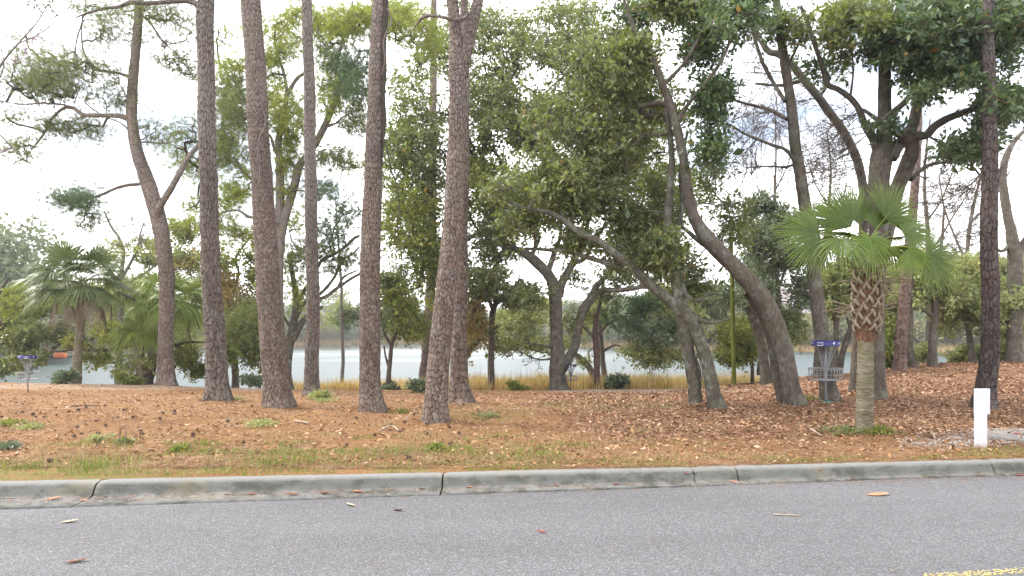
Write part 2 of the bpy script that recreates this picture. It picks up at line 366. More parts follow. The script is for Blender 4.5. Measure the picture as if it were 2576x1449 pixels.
def kerb_seg(xa, xb):
    n = max(3, int((xb-xa)/.06)); x = np.linspace(xa, xb, n); e = y_edge(x)-y_back(x); rowsV = []
    pr = prof+[(None, .012), (None, .006), (None, -.10)]
    for k, (dy, z) in enumerate(pr):
        yy = (y_back(x)+dy) if dy is not None else y_back(x)+({11: .5*(-.24)+.5*e, 12: e+.004, 13: e+.004}[k])
        if k in (11, 12): yy = np.minimum(yy, y_back(x)-.245-.003*(k-10))
        if k == 13: yy = rowsV[-1][1]
        zz = np.full(n, z) + (fbm(x*3+k, x*0+k, 41, 2)-.5)*.006
        ends = np.minimum(x-xa, xb-x); zz = zz-.010*np.exp(-(ends/.012)**2)*(1 if 1 <= k <= 12 else 0)
        rowsV.append((x, yy, zz))
    V = np.concatenate([np.stack(r_, 1) for r_ in rowsV]); nr = len(pr)
    i = np.arange(nr-1)[:, None]*n+np.arange(n-1)[None]; Fq = np.stack([i, i+1, i+1+n, i+n], -1).reshape(-1, 4)
    caps = []; low = []
    for s_ in (0, n-1):
        idx = [s_+r_*n for r_ in range(nr)]; o = len(V)+len(low); low += [(V[q][0], V[q][1], -.12) for q in idx]
        caps += [(idx[a], idx[a+1], o+a+1, o+a) for a in range(nr-1)]
    V = np.vstack([V, low])
    return V, np.vstack([Fq, np.array(caps)])
kerb = thing('kerb', (0, 0, 0), None, None); kerb['kind'] = 'structure'; kerb['label'] = 'stained rolled concrete kerb and gutter along the road'
jo = [-26, -22.4, -18.9, -15.3, -11.6, -7.9, -4.22, -.74, 2.02, 2.52, 5.65, 9.1, 12.7, 16.3, 20, 24]
for a, b in zip(jo[:-1], jo[1:]):
    g = .008 if a not in (2.02,) else .003
    V, Fq = kerb_seg(a+g, b-.008); link('kerb_segment', make_mesh('kerb_segment', [(V, Fq)], KERB), kerb)

# ---- terrain: one sheet to the horizon
NX, = (240,)
sx = np.sign(np.linspace(-1, 1, NX))*(np.abs(np.linspace(-1, 1, NX))**1.25)*1.7
ry = np.concatenate([[-90, -40, -8], [.0], np.geomspace(1, 60, 300)-1+.02, np.geomspace(62, 300, 70), np.geomspace(320, 1500, 14)])
V = []
for r_ in ry:
    if r_ < .0: x = np.linspace(-140, 140, NX); y = np.full(NX, float(r_))
    elif r_ < 61:
        x = sx*(8+r_*1.0); y = y_back(np.clip(x, -14, 14))+(-.04 if r_ == 0 else r_-.02); 
    else:
        x = sx*(8+r_); y = y_back(np.clip(x, -14, 14))*0+r_+7
    V.append(np.stack([x, y, ground_z(x, y)], 1))
V = np.concatenate(V); n = len(ry); i = np.arange(n-1)[:, None]*NX+np.arange(NX-1)[None]; Fq = np.stack([i, i+1, i+1+NX, i+NX], -1).reshape(-1, 4)
X, Y = V[:, 0], V[:, 1]; S = X/np.maximum(Y, 1); r0 = Y-y_back(X)
leafy = smooth01((S-.02)/.18)*smooth01((r0-1.0)/2.5)*.95 + .15*fbm(X*.5, Y*.5, 5)
def blob(u, v, ru, rv, soft=.6):
    uu = U0+F*X/np.maximum(Y, 1); vv = V0+F*(EYE-V[:, 2])/np.maximum(Y, 1)
    q = ((uu-u)/ru)**2+((vv-v)/rv)**2; return smooth01((1.35-q)/soft)*(Y > 7)
path = np.clip(blob(1640, 982, 260, 7)+.8*blob(250, 972, 330, 9)+.7*blob(640, 976, 110, 9)+.9*blob(1850, 965, 160, 9), 0, 1)
gr = np.clip(.25*smooth01((fbm(X*.9, Y*2.2, 15)-.50)/.12)*(1-smooth01((r0-.25)/.7)) + .9*smooth01((fbm(X*.8, Y*.8, 19)-.5)/.1)*smooth01((2.3-r0)/1)*(S < .1)
   + .75*blob(1540, 1018, 190, 14)+.4*blob(1200, 1040, 150, 25), 0, 1)
mud = smooth01((Y-38)/6)*(Y < 58)
farb = smooth01((Y-80)/20)
tone = np.stack([leafy, np.clip(path, 0, 1), gr], 1)
m = M('ground litter'); at = m.attr()
nd = m.noise(60, 5, .7, m.co((.35, 1, 1)), .6)
need = m.ramp(nd, [(.32, (.085, .040, .016)), (.44, (.22, .110, .045)), (.56, (.335, .190, .088)), (.72, (.46, .31, .165))])
lf = m.n('ShaderNodeSeparateColor'); m.l(m.vor(17, m.co(), 'F1', 1), lf.inputs[0])
leafc = m.ramp(m.mix(.3, lf.outputs[0], m.noise(40, 4)), [(.15, (.09, .043, .025)), (.45, (.21, .105, .058)), (.7, (.29, .165, .10)), (.95, (.40, .26, .17))])
c = m.mix(m.ramp(m.mix(.25, at[0], m.noise(3, 5)), [(.3, 0.), (.6, 1.)]), need, leafc)
c = m.mix(m.ramp(m.noise(.45, 4), [(.46, 0.), (.66, .5)]), c, (.13, .068, .036))
c = m.mix(m.ramp(m.noise(1.7, 5, .65), [(.54, 0.), (.68, .4)]), c, (.30, .25, .15))
sand = m.ramp(m.noise(9, 5), [(.3, (.28, .20, .14)), (.7, (.46, .38, .29))])
c = m.mix(m.math('MULTIPLY', at[1], m.ramp(m.noise(2.5, 5), [(.35, .3), (.6, .95)])), c, sand)
grs = m.ramp(m.noise(50, 4), [(.3, (.09, .11, .03)), (.7, (.22, .24, .08))])
c = m.mix(m.math('MULTIPLY', at[2], m.ramp(m.noise(7, 5, .7), [(.38, .1), (.6, .8)])), c, grs)
wx = m.n('ShaderNodeSeparateXYZ'); m.l(m.tc.outputs['Object'], wx.inputs[0])
mudc = m.ramp(m.noise(1.2, 4), [(.3, (.16, .12, .06)), (.7, (.30, .22, .11))])
c = m.mix(m.ramp(m.math('DIVIDE', wx.outputs[1], 60), [(.63, 0.), (.74, 1.)]), c, mudc)
m.base(c, .95, .1); m.bump(m.mix(.5, nd, m.noise(20, 5, .7)), 1.0, .05); GROUND = m.m
tag(link('ground', make_mesh('ground', [(V, Fq)], GROUND, True, tone)), 'ground of orange pine needles and fallen leaves sloping to the river', kind='structure')

# ---- river
m = M('river water'); m.base((.030, .050, .046), .04, .5); m.b.inputs['IOR'].default_value = 1.33
rip = m.mix(.45, m.noise(1.6, 4, .6, m.co((.55, 1.5, 1)), .4), m.noise(.22, 4, .6, m.co((.35, 1.4, 1)), .3)); m.bump(rip, 1.0, .10)
wx = m.n('ShaderNodeSeparateXYZ'); m.l(m.tc.outputs['Object'], wx.inputs[0])
calm = m.math('ADD', m.math('DIVIDE', wx.outputs[1], 260), m.math('MULTIPLY', m.math('SUBTRACT', m.noise(.03, 4, .6, m.co((1, 2.5, 1))), .5), .55))
m.l(m.ramp(calm, [(.36, .42), (.62, .10)]), m.b.inputs['Roughness']); WAT = m.m
xs = np.linspace(-500, 500, 41); ys = np.linspace(36, 420, 41); G = np.stack(np.meshgrid(xs, ys), -1).reshape(-1, 2)
V = np.column_stack([G, np.full(len(G), WATER)]); i = np.arange(40)[:, None]*41+np.arange(40)[None]
tag(link('river', make_mesh('river', [(V, np.stack([i, i+1, i+42, i+41], -1).reshape(-1, 4))], WAT)), 'wide pale green river reflecting the bright sky', kind='structure')
# ================================================================== TREES
def voronoi_bark(th, s, rad, cw, ch, seed):
    """plates on a trunk: th (m,), s (n,) -> edge distance and plate id value on (n, m)"""
    nc = max(5, int(round(2*np.pi*rad/cw))); nr = int(s[-1]/ch)+4; g = np.random.default_rng(seed)
    J = g.random((nc, nr, 3)); a = th[None, :]/(2*np.pi)*nc + .25*(fbm(s[:, None]*1.4, th[None, :]*1.0, seed)-.5)*2
    b = s[:, None]/ch + np.zeros_like(a) + .6*(fbm(s[:, None]*2, np.cos(th)[None, :]*2+5, seed+3)-.5)
    ia, ib = np.floor(a).astype(int), np.floor(b).astype(int); D = []; ID = []
    for da in (-1, 0, 1):
        for db in (-1, 0, 1):
            ca, cb = ia+da, ib+db; j = J[ca % nc, np.clip(cb, 0, nr-1)]
            px = ca+.5+(j[..., 0]-.5)*.75; py = cb+.5+(j[..., 1]-.5)*.8
            D.append((a-px)**2+((b-py)*1.35)**2); ID.append(j[..., 2])
    D = np.sqrt(np.stack(D)); ID = np.stack(ID); o = np.argsort(D, 0)
    d1 = np.take_along_axis(D, o[:1], 0)[0]; d2 = np.take_along_axis(D, o[1:2], 0)[0]; idv = np.take_along_axis(ID, o[:1], 0)[0]
    return d2-d1, idv

def bark_tube(path, sides=56, step=.035, kind='pine', cw=.075, ch=.13, depth=.020, flare=.3, wob=.12):
    p = resample(path, step, wob); s = np.concatenate([[0], np.cumsum(np.linalg.norm(np.diff(p[:, :3], axis=0), axis=1))])
    th = np.arange(sides)/sides*2*np.pi; sd = int(rng.integers(1e6)); rad = float(np.median(p[:, 3]))
    if kind == 'pine': e, idv = voronoi_bark(th, s, rad, cw, ch, sd)
    else: e, idv = voronoi_bark(th, s, rad, .035, .22, sd); e = e*1.0
    fis = smooth01(e/(.20 if kind == 'pine' else .4))
    hh = np.maximum(s[:, None]-.18, 0); rm = 1+flare*1.1*np.exp(-hh/.24)*(1+.35*np.sin(th[None]*4+sd)+.2*np.sin(th[None]*7+sd*2))
    rm = rm*(1+.05*(fbm(s[:, None]*1.5, np.cos(th)[None]*1.5+3, sd, 3)-.5)*2)
    lump = (fbm(s[:, None]*3, np.sin(th)[None]*2+9, sd+5, 2)-.5)*.02
    dz = (fis-1)*depth*min(1.2, rad/.2) + (idv-.5)*depth*.45 + lump*min(1, rad/.2)
    rmul = rm+dz/np.maximum(p[:, 3:4], .02)
    V, Fc = tube(p, sides, rmul)
    if kind == 'pine':
        a_ = ((th+math.pi/2) % (2*math.pi))/(2*math.pi)*round(2*np.pi*rad/cw); return V, Fc, np.stack([(a_[None]+0*s[:, None]).ravel()+(sd % 97), (s[:, None]/(ch*1.35)+0*a_[None]).ravel()+(sd % 31)], 1)
    return V, Fc, np.stack([idv.ravel(), fis.ravel()], 1)

def grow(nodes, nodes_par_free, targets, step=.22, sag=.0, jit=.16, tipr=.005, power=.42, rmax=.07):
    """twigs from the skeleton points to every target; nearest first. returns paths with radii and the node list"""
    N0 = len(nodes); cap = N0+len(targets)*14
    pts = np.zeros((cap, 3)); pts[:N0] = nodes; par = np.full(cap, -1); n = N0
    d0 = np.array([np.min(np.sum((nodes-t)**2, 1)) for t in targets]); order = np.argsort(d0); segs = []
    for k in order:
        t = targets[k]; dd = np.sqrt(np.sum((pts[:n]-t)**2, 1)); dd[:N0] *= .92; dd += .35*np.maximum(0, pts[:n, 2]-t[2]); j = int(np.argmin(dd)); a = pts[j]; L_ = float(np.linalg.norm(t-a))
        if L_ < .03: continue
        m_ = int(np.clip(L_/step, 2, 13)); q = np.linspace(0, 1, m_+1)[1:, None]
        side = rng.normal(size=3); side -= side.dot(t-a)/L_**2*(t-a); side /= np.linalg.norm(side)+1e-6
        c = a+(t-a)*q+side*np.sin(q*np.pi)*L_*rng.uniform(.02, .16)+rng.normal(size=(m_, 3))*jit*L_/m_*np.where(q < .99, 1, 0)*.55
        c[:, 2] -= sag*L_*np.sin(q[:, 0]*np.pi)
        if n+m_ >= cap: break
        idx = np.arange(n, n+m_); pts[idx] = c; par[idx] = np.concatenate([[j], idx[:-1]]); n += m_; segs.append((j, idx))
    w = np.zeros(n)
    for j, idx in segs: w[idx[-1]] += 1
    for i in range(n-1, N0-1, -1):
        if par[i] >= N0: w[par[i]] += w[i]
    rad = np.minimum(tipr*np.maximum(w, 1)**power, rmax)
    out = []
    for j, idx in segs:
        r_ = rad[idx]; out.append(np.column_stack([np.vstack([pts[j], pts[idx]]), np.concatenate([[r_[0]], r_])]))
    tips = np.array([pts[idx[-1]] for _, idx in segs]) if segs else np.zeros((0, 3))
    return out, pts[:n], tips

def ramify(a, t, r0, lev, out=None):
    """bare branching: an arc from a to t and ever finer side shoots"""
    out = [] if out is None else out; v = t-a; L_ = np.linalg.norm(v)+1e-6; s = rng.normal(size=3); s -= s.dot(v)/L_**2*v; s /= np.linalg.norm(s)+1e-6; n_ = 6 if lev > 1 else 4 if lev else 3
    q = np.linspace(0, 1, n_)[:, None]; p = a+v*q+s*np.sin(q*2.2)*L_*.13+rng.normal(size=(n_, 3))*L_*.018*(q > 0); r_ = r0*(1-.55*q)
    out.append(tube(np.hstack([p, r_]), 3))
    if lev > 0 and L_ > .12:
        for k in range(4 if lev > 1 else 3):
            w = rng.uniform(.25, .98); b = a+v*w+s*math.sin(w*2.2)*L_*.13; d_ = v/L_*.8+rng.normal(size=3)*.55+np.array([0, 0, .22]); d_ /= np.linalg.norm(d_); ramify(b, b+d_*L_*rng.uniform(.35, .6)*(1.15-w*.4), max(r0*.62, .0036), lev-1, out)
    return out
def leaves(C, per, spread, size, width, up=.5, flat=.7, hang=0):
    """kite leaves round the centres C"""
    n = len(C)*per; c = np.repeat(C, per, 0); off = rng.normal(size=(n, 3))*spread; off[:, 2] *= flat
    base = c+off; ax = off/(np.linalg.norm(off, axis=1)[:, None]+1e-6)+rng.normal(size=(n, 3))*.7; ax[:, 2] -= hang
    ax /= np.linalg.norm(ax, axis=1)[:, None]+1e-9
    nm = rng.normal(size=(n, 3)); nm[:, 2] += up*1.5*np.sign(nm[:, 2]+.6); sd = np.cross(ax, nm); sd /= np.linalg.norm(sd, axis=1)[:, None]+1e-9
    up_ = np.cross(sd, ax); sz = size*rng.uniform(.65, 1.25, n)[:, None]; w = width*rng.uniform(.75, 1.2, n)[:, None]
    V = np.stack([base, base+ax*sz*.48+sd*w+up_*sz*.07, base+ax*sz, base+ax*sz*.48-sd*w+up_*sz*.07], 1).reshape(-1, 3)
    return V, np.arange(n*4).reshape(n, 4)
def sprays(C, per, spread, size, width, flat=.75, hang=0, up=.8):
    """leafy twiglets: leaves set alternately along short shoots that leave each centre"""
    pt = 7; k = max(2, int(round(per/pt))); n = len(C)*k; c = np.repeat(C, k, 0); dr = rng.normal(size=(n, 3)); dr[:, 2] = dr[:, 2]*flat+.12-hang; dr /= np.linalg.norm(dr, axis=1)[:, None]
    ln = spread*rng.uniform(.9, 2.1, (n, 1)); e = c+dr*ln; e[:, 2] -= ln[:, 0]*.12
    sd = np.cross(dr, rng.normal(size=(n, 3))); sd /= np.linalg.norm(sd, axis=1)[:, None]; s2 = np.cross(dr, sd); r_ = size*.045
    TV = np.stack([c+sd*r_, c-sd*r_*.5+s2*r_*.85, c-sd*r_*.5-s2*r_*.85, e], 1).reshape(-1, 3); TF = (np.array([(0, 1, 3), (1, 2, 3), (2, 0, 3)])[None]+np.arange(n)[:, None, None]*4).reshape(-1, 3)
    t = (np.linspace(.22, 1, pt)[None]+rng.normal(size=(n, pt))*.05)[..., None]; base = (c[:, None]+(e-c)[:, None]*t).reshape(-1, 3)
    N = n*pt; D = np.repeat(dr, pt, 0); perp = rng.normal(size=(N, 3)); perp -= (perp*D).sum(1)[:, None]*D; perp /= np.linalg.norm(perp, axis=1)[:, None]+1e-6
    ax = D*rng.uniform(.2, .9, (N, 1))+perp*.8; ax[:, 2] -= hang*.5; ax /= np.linalg.norm(ax, axis=1)[:, None]
    nm = rng.normal(size=(N, 3))*.8; nm[:, 2] += up; w_ = np.cross(ax, nm); w_ /= np.linalg.norm(w_, axis=1)[:, None]+1e-9; u_ = np.cross(w_, ax)
    sz = size*np.exp(rng.normal(size=(N, 1))*.28); w = width*sz/size*rng.uniform(.75, 1.2, (N, 1))
    V = np.stack([base, base+ax*sz*.5+w_*w+u_*sz*.08, base+ax*sz, base+ax*sz*.5-w_*w+u_*sz*.08], 1).reshape(-1, 3)
    return (V, np.arange(N*4).reshape(N, 4)), (TV, TF)
def needles(C, per, length, width, droop=.1, upward=.35):
    n = len(C)*per; c = np.repeat(C, per, 0); ax0 = rng.normal(size=(len(C), 3))*.5; ax0[:, 2] += upward
    ax = np.repeat(ax0, per, 0)+rng.normal(size=(n, 3))*.62; ax /= np.linalg.norm(ax, axis=1)[:, None]
    sd = np.cross(ax, rng.normal(size=(n, 3))); sd /= np.linalg.norm(sd, axis=1)[:, None]
    ln = length*rng.uniform(.7, 1.15, n)[:, None]; b = c-ax*0.02+rng.normal(size=(n, 3))*.03
    tip = b+ax*ln; tip[:, 2] -= droop*ln[:, 0]
    V = np.stack([b-sd*width, b+sd*width, tip], 1).reshape(-1, 3)
    return V, np.arange(n*3).reshape(n, 3)

def ell(d, u, v, ru, rv, n, dd=0, th=None, scale=1):
    """n targets in an ellipsoid given by its outline in the frame, depth d + dd, thickness th metres"""
    th = th if th is not None else min(ru, rv)/F*d*.8
    mc = max(1, n//5); q = rng.normal(size=(mc, 3)); q /= np.linalg.norm(q, axis=1)[:, None]; q *= rng.random((mc, 1))**.42
    sg = .95/max(1., mc)**.36; q = q[rng.integers(mc, size=n)]*(1-sg*.5)+rng.normal(size=(n, 3))*sg*np.array([.62, .62, .42])
    D = d+dd+q[:, 1]*th
    return np.stack([(u+q[:, 0]*ru-U0)/F*D, D, EYE-(v+q[:, 2]*rv-V0)/F*D], 1)

TREES = {}
def tree(key, name, label, cat, limbs, clouds=(), bare=(), bark=BARK_OAK, kind='oak', d=None, leaf=None, twig=None, group=None,
         sides=14, limb_sides=12, needle=None, lp=None, flare=.3, plates=None, sag=0, wob=.35, base_z=None, tipr=.005, extend=None, step=None, depth=None, rmax=.07, cn=1, bn=1.7, jit=.16):
    """limbs: lists of (u, v, width[, dd]) - the first is the trunk, from its base; clouds: (u, v, ru, rv, n[, dd[, th[, material]]]) with leaves"""
    b = limbs[0][0]; d = d if d is not None else hit(b[0], b[1]); px = d/F
    def W(row): D = d+(row[3] if len(row) > 3 else 0); return [*P(row[0], row[1], D), row[2]/2/F*D]
    org = P(b[0], b[1], d); org[2] = float(ground_z(org[0], org[1], True)) if base_z is None else base_z
    root = thing(name, tuple(org), label, cat, group); skel = []
    for k, lb in enumerate(limbs):
        path = [W(r_) for r_ in lb]
        if k == 0:
            p0 = list(path[0]); p0[2] = min(p0[2], org[2])-.18; path = [p0]+path[(1 if abs(path[0][2]-p0[2]) < .05 else 0):]
            if extend:   # goes on above the frame
                a, c_ = np.array(path[-2]), np.array(path[-1]); dr = (c_[:3]-a[:3]); dr /= np.linalg.norm(dr); dr = dr*.4+np.array([0, 0, .6])
                for t in (.35, .7, 1.): path.append([*(c_[:3]+dr*extend*t), c_[3]*(1-.8*t)])
        sd_ = sides if k == 0 else limb_sides
        if plates and (k == 0 or plates.get('all')):
            a = dict(plates); a.pop('all', None); sc_ = a.pop('limbsides', .7)
            if k: a['sides'] = int(a.get('sides', 56)*sc_); a['flare'] = .1
            V, Fc, tn = bark_tube(path, kind=kind, **a)
        else:
            p = resample(path, step or max(.12, .05*d/10), wob)
            fl = 1+(flare if k == 0 else .15)*np.exp(-np.concatenate([[0], np.cumsum(np.linalg.norm(np.diff(p[:, :3], axis=0), axis=1))])/.3)
            lump = 1+.10*(fbm(np.arange(len(p))[:, None]*.6, np.cos(np.arange(sd_)/sd_*6.283)[None]*1.5, int(rng.integers(1e5)), 3)-.5)*2
            V, Fc = tube(p, sd_, fl[:, None]*lump); tn = np.ones((len(V), 2))*.5; tn[:, 1] = 1
            if kind == 'pine': tn = np.stack([np.tile(np.arange(sd_)*.6, len(p)), np.repeat(np.arange(len(p))*1.0, sd_)], 1)
        me = make_mesh('trunk' if k == 0 else 'limb', [(V, Fc)], bark, True, tn, org)
        link('trunk' if k == 0 else 'limb', me, root)
        q = resample(path, .25); skel.append(q[len(q)//4 if k == 0 else len(q)//6:, :3])
    if extend: pass
    T, TM = [], []
    for c_ in clouds:
        e = ell(d, *c_[:4], int(c_[4]*cn), *(c_[5:7])); T.append(e); TM += [c_[7] if len(c_) > 7 and c_[7] else leaf]*len(e)
    nb = 0
    bare_parts = []
    for c_ in bare:
        e = ell(d, *c_[:4], max(4, int(c_[4]*bn/6)), *(c_[5:7])); S_ = np.concatenate(skel)
        for t in e:
            a = S_[np.argmin(np.sum((S_-t)**2, 1)+.3*np.maximum(0, S_[:, 2]-t[2]))]; bare_parts += ramify(a, t, (.0105+.003*rng.random())*max(1, d/19), 3)
    if not T and bare_parts: link('twigs', make_mesh('twigs', bare_parts, twig or TWIG_OAK, False, None, org), root, kind='stuff')
    if T:
        T = np.concatenate(T); paths, allp, _ = grow(np.concatenate(skel), None, T, step=.2*max(1, d/20), sag=sag, tipr=tipr*max(1, d/22), rmax=rmax, jit=jit)
        parts = [tube(p[::2] if len(p) > 6 and p[0, 3] < .02 else p, 4 if p[0, 3] > .03 else 3) for p in paths]
        tparts = parts
        lp_ = dict(per=70, spread=.26, size=.085, width=.018); lp_.update(lp or {})
        mats = []
        for m_ in TM:
            if m_ is not None and m_ not in mats: mats.append(m_)
        parts = []; tws = []
        for mi_, m_ in enumerate(mats):
            C = T[[i for i, x in enumerate(TM) if x is m_]]
            if needle:
                nd_ = dict(per=22, length=.18, width=.0045, tufts=4, spread=.3); nd_.update(needle)
                C2 = np.repeat(C, nd_['tufts'], 0)+rng.normal(size=(len(C)*nd_['tufts'], 3))*nd_['spread']*np.array([1, 1, .75])
                V, Fc = needles(C2, nd_['per'], nd_['length'], nd_['width'])
            else:
                q_ = dict(lp_); q_['flat'] = .75; (V, Fc), tw = sprays(C, **q_); tws.append(tw)
            parts.append((V, Fc, mi_))
        tparts += bare_parts
        link('twigs', make_mesh('twigs', tparts+(tws if d < 34 else []), twig or TWIG_OAK, False, None, org), root, kind='stuff')
        if parts: link('crown', make_mesh('crown', parts, mats, False, None, org), root, kind='stuff')
    TREES[key] = (root, d)
    return root

PL = dict(sides=60, step=.045, cw=.054, ch=.12, depth=.024)
PG = 'tall pines beside the road'
# crowns of the nearest pines are above the frame; they shade the ground, so they are there
def top_crown(u, d, z, n=46, r=2.6):
    c = np.array([(u-U0)/F*d, d, z]); q = rng.normal(size=(n, 3)); q /= np.linalg.norm(q, axis=1)[:, None]; return c+q*rng.random((n, 1))**.5*r*np.array([1, 1, .7])
def pine(key, label, trunk, ext=7, limbs=(), bark=BARK_PINE, crown=True, pl=None, **k):
    a = dict(PL); a.update(pl or {})
    r_ = tree(key, 'pine_tree', label, 'pine tree', [trunk]+list(limbs), kind='pine', bark=bark, plates=a, extend=ext, group=PG, flare=a.get('flare', .25), **k)
    root, d = TREES[key]
    if crown:
        u, v, w = trunk[-1][:3]; top = P(u, v, d); org = np.array(root.location); zt = top[2]+ext*.8
        T = top_crown(u, d, zt); ax = np.column_stack([np.full(12, top[0]), np.full(12, d), np.linspace(top[2]+1, top[2]+ext*.6, 12)])
        paths, _, _ = grow(ax, None, T, step=.4, tipr=.008)
        link('twigs', make_mesh('twigs', [tube(p, 3) for p in paths], TWIG_DARK, True, None, org), root, kind='stuff')
        C2 = np.repeat(T, 5, 0)+rng.normal(size=(len(T)*5, 3))*.35
        link('crown', make_mesh('crown', [needles(C2, 14, .22, .008)], NEEDLE, False, None, org), root, kind='stuff')
    return r_

# --- P1, the bent pine with long limbs on the left
tree('P1', 'pine_tree', 'bent pine behind the first straight pine, its long limbs reaching left over the bank', 'pine tree',
 [[(418, 968, 44), (416, 880, 37), (419, 780, 36), (420, 690, 37), (410, 610, 37), (396, 545, 38), (376, 475, 37), (352, 405, 31), (338, 350, 27), (331, 290, 25), (333, 220, 24), (340, 140, 22), (348, 50, 20), (352, -20, 17)],
  [(392, 545, 16, -.2), (402, 520, 17, -.4), (432, 472, 15, -.6), (458, 425, 13, -.3), (482, 385, 12, .6), (520, 350, 10, 2), (565, 322, 10, 2.4), (622, 296, 9, 2.6), (680, 270, 7, 3), (720, 250, 4, 3)],
  [(374, 455, 10), (350, 463, 8.5), (320, 466, 8, -.2), (290, 474, 7.5, -.4), (250, 492, 7, -.5), (208, 502, 5, -.5), (175, 528, 4, -.3)],
  [(326, 300, 13), (300, 292, 12, -.2), (262, 291, 11, -.3), (212, 289, 10, -.5), (185, 272, 10, -.4), (160, 272, 8, 0), (130, 300, 6, .3), (112, 335, 5, .5), (85, 370, 3.5, .6), (75, 385, 2, .6)],
  [(190, 273, 6, -.4), (150, 262, 5, -.8), (100, 260, 4.5, -1), (50, 262, 3.5, -1), (-20, 250, 2, -1)],
  [(328, 193, 8), (290, 182, 7), (240, 175, 6.5), (222, 155, 5), (208, 120, 4.5), (206, 60, 3), (215, 30, 2)],
  [(345, 30, 5), (380, 60, 5), (410, 105, 4.5), (445, 135, 4), (470, 170, 3), (485, 190, 2)],
  [(352, 357, 4), (380, 358, 3.5), (410, 361, 3), (434, 357, 2)], [(326, 330, 4), (305, 310, 3.5), (270, 296, 3)]],
 clouds=[(180, 500, 85, 42, 95, -.4, 1.6, NEEDLE_BLUE), (215, 550, 45, 40, 26, 0), (150, 160, 120, 60, 110, 0, 2.4), (120, 215, 90, 45, 90, 0, 2, NEEDLE), (60, 200, 60, 50, 30, 0),
  (45, 375, 60, 45, 48, .5), (180, 320, 70, 30, 42, .2), (285, 180, 60, 60, 30, 0), (310, 240, 35, 50, 22), (390, 335, 40, 28, 26), (440, 130, 60, 60, 44, .3), (470, 190, 35, 40, 22, .3), (400, 30, 70, 25, 34), (270, 75, 60, 40, 40), (60, 120, 60, 50, 20, .3), (120, 310, 60, 30, 26, .2), (250, 330, 50, 30, 20), (350, 90, 50, 40, 20), (240, 240, 60, 40, 26),
  (20, 290, 40, 30, 20), (460, 330, 50, 60, 34, 2, None, NEEDLE), (450, 400, 40, 36, 26, 2, None, NEEDLE_LIME), (490, 520, 50, 40, 30, 3, None, NEEDLE_LIME), (450, 50, 70, 40, 34, .3), (570, 100, 40, 50, 24, 3, None, NEEDLE_LIME), (540, 260, 60, 80, 60, 3), (590, 210, 40, 60, 40, 3, None, NEEDLE_BLUE), (480, 430, 45, 40, 38, 2.5, None, NEEDLE_LIME), (575, 380, 40, 60, 40, 3, None, NEEDLE_LIME), (280, 20, 120, 20, 40)],
 leaf=NEEDLE, twig=TWIG_DARK, needle=dict(per=11, tufts=5, length=.22, width=.0075, spread=.36), cn=1.7, bare=[(130, 250, 150, 130, 46, 0, 2), (200, 500, 100, 50, 24, 0, 1), (430, 150, 70, 90, 20)], kind='pine', bark=BARK_PINE, plates=dict(sides=44, step=.05, cw=.10, ch=.16, depth=.025, all=True, limbsides=.4),
 extend=3, tipr=.007, group='tall pines beside the road')

pine('P2', 'straight grey pine third from the left with a limb arching left across the top', [(548, 1006, 56), (546, 940, 52), (543, 850, 51), (536, 760, 48), (531, 650, 46), (527, 520, 44), (522, 380, 42), (519, 240, 41), (518, 120, 40), (516, 40, 42), (520, -20, 38)],
 limbs=[[(502, 18, 17), (488, 6, 14), (462, 2, 12), (420, 5, 11), (370, 8, 11), (330, 6, 11), (300, 18, 8), (260, 22, 7), (215, 35, 5), (190, 45, 3)], [(208, 38, 4), (206, 60, 4), (195, 90, 3.5), (190, 130, 3), (196, 160, 2)]], bark=BARK_PINE_GREY,
 clouds=[(330, 30, 100, 22, 22)], leaf=NEEDLE, needle=dict(per=12, tufts=3, length=.18, width=.005, spread=.2), pl=dict(cw=.064, ch=.14, depth=.028, flare=.32))
pine('P3', 'thickest straight pine left of centre with a thin vine on its bark', [(702, 1022, 66), (696, 960, 64), (688, 880, 63), (680, 780, 59), (671, 660, 57), (664, 540, 54), (657, 420, 52), (650, 300, 51), (642, 170, 50), (635, 60, 49), (630, -20, 48)], pl=dict(cw=.038, ch=.08, depth=.013, flare=.24, sides=72))
pine('P4', 'slim dark grey pine standing further back right of the thickest pine', [(784, 994, 38), (784, 920, 35), (787, 820, 34), (787, 720, 32), (784, 610, 31), (781, 480, 30), (780, 350, 29), (778, 220, 28), (774, 90, 26), (772, -20, 25)], bark=BARK_PINE_GREY, pl=dict(cw=.07, ch=.15, depth=.022, step=.034, sides=76))
pine('P5', 'mauve-brown pine just left of centre with a dark vine up its right side', [(938, 1032, 56), (932, 970, 52), (931, 880, 52), (931, 780, 51), (932, 680, 50), (934, 570, 48), (938, 450, 46), (942, 330, 43), (947, 210, 41), (951, 100, 39), (955, -20, 37)], pl=dict(cw=.038, ch=.08, depth=.013, flare=.34, sides=64))
pine('P6', 'nearest pine, at centre, forking into two stems at the top', [(1096, 1057, 58), (1098, 1000, 57), (1104, 920, 55), (1112, 830, 53), (1122, 730, 51), (1132, 620, 50), (1141, 500, 47), (1147, 380, 43), (1151, 260, 41), (1152, 170, 46), (1148, 90, 32), (1141, 20, 30), (1138, -20, 29)],
 limbs=[[(1160, 190, 30), (1172, 130, 32), (1184, 80, 31), (1198, 20, 28), (1212, -30, 26), (1250, -140, 20)], [(1160, 50, 10, -.2), (1140, 50, 8, -.3), (1100, 40, 8, -.3), (1066, 42, 8, -.2), (1050, 60, 4), (1040, 70, 2)], [(1150, 50, 8, -.2), (1170, 45, 7, -.25), (1185, 30, 6, -.3), (1204, 8, 5, -.3)]],
 pl=dict(cw=.034, ch=.075, depth=.013, all=True, sides=72, step=.045, flare=.22))
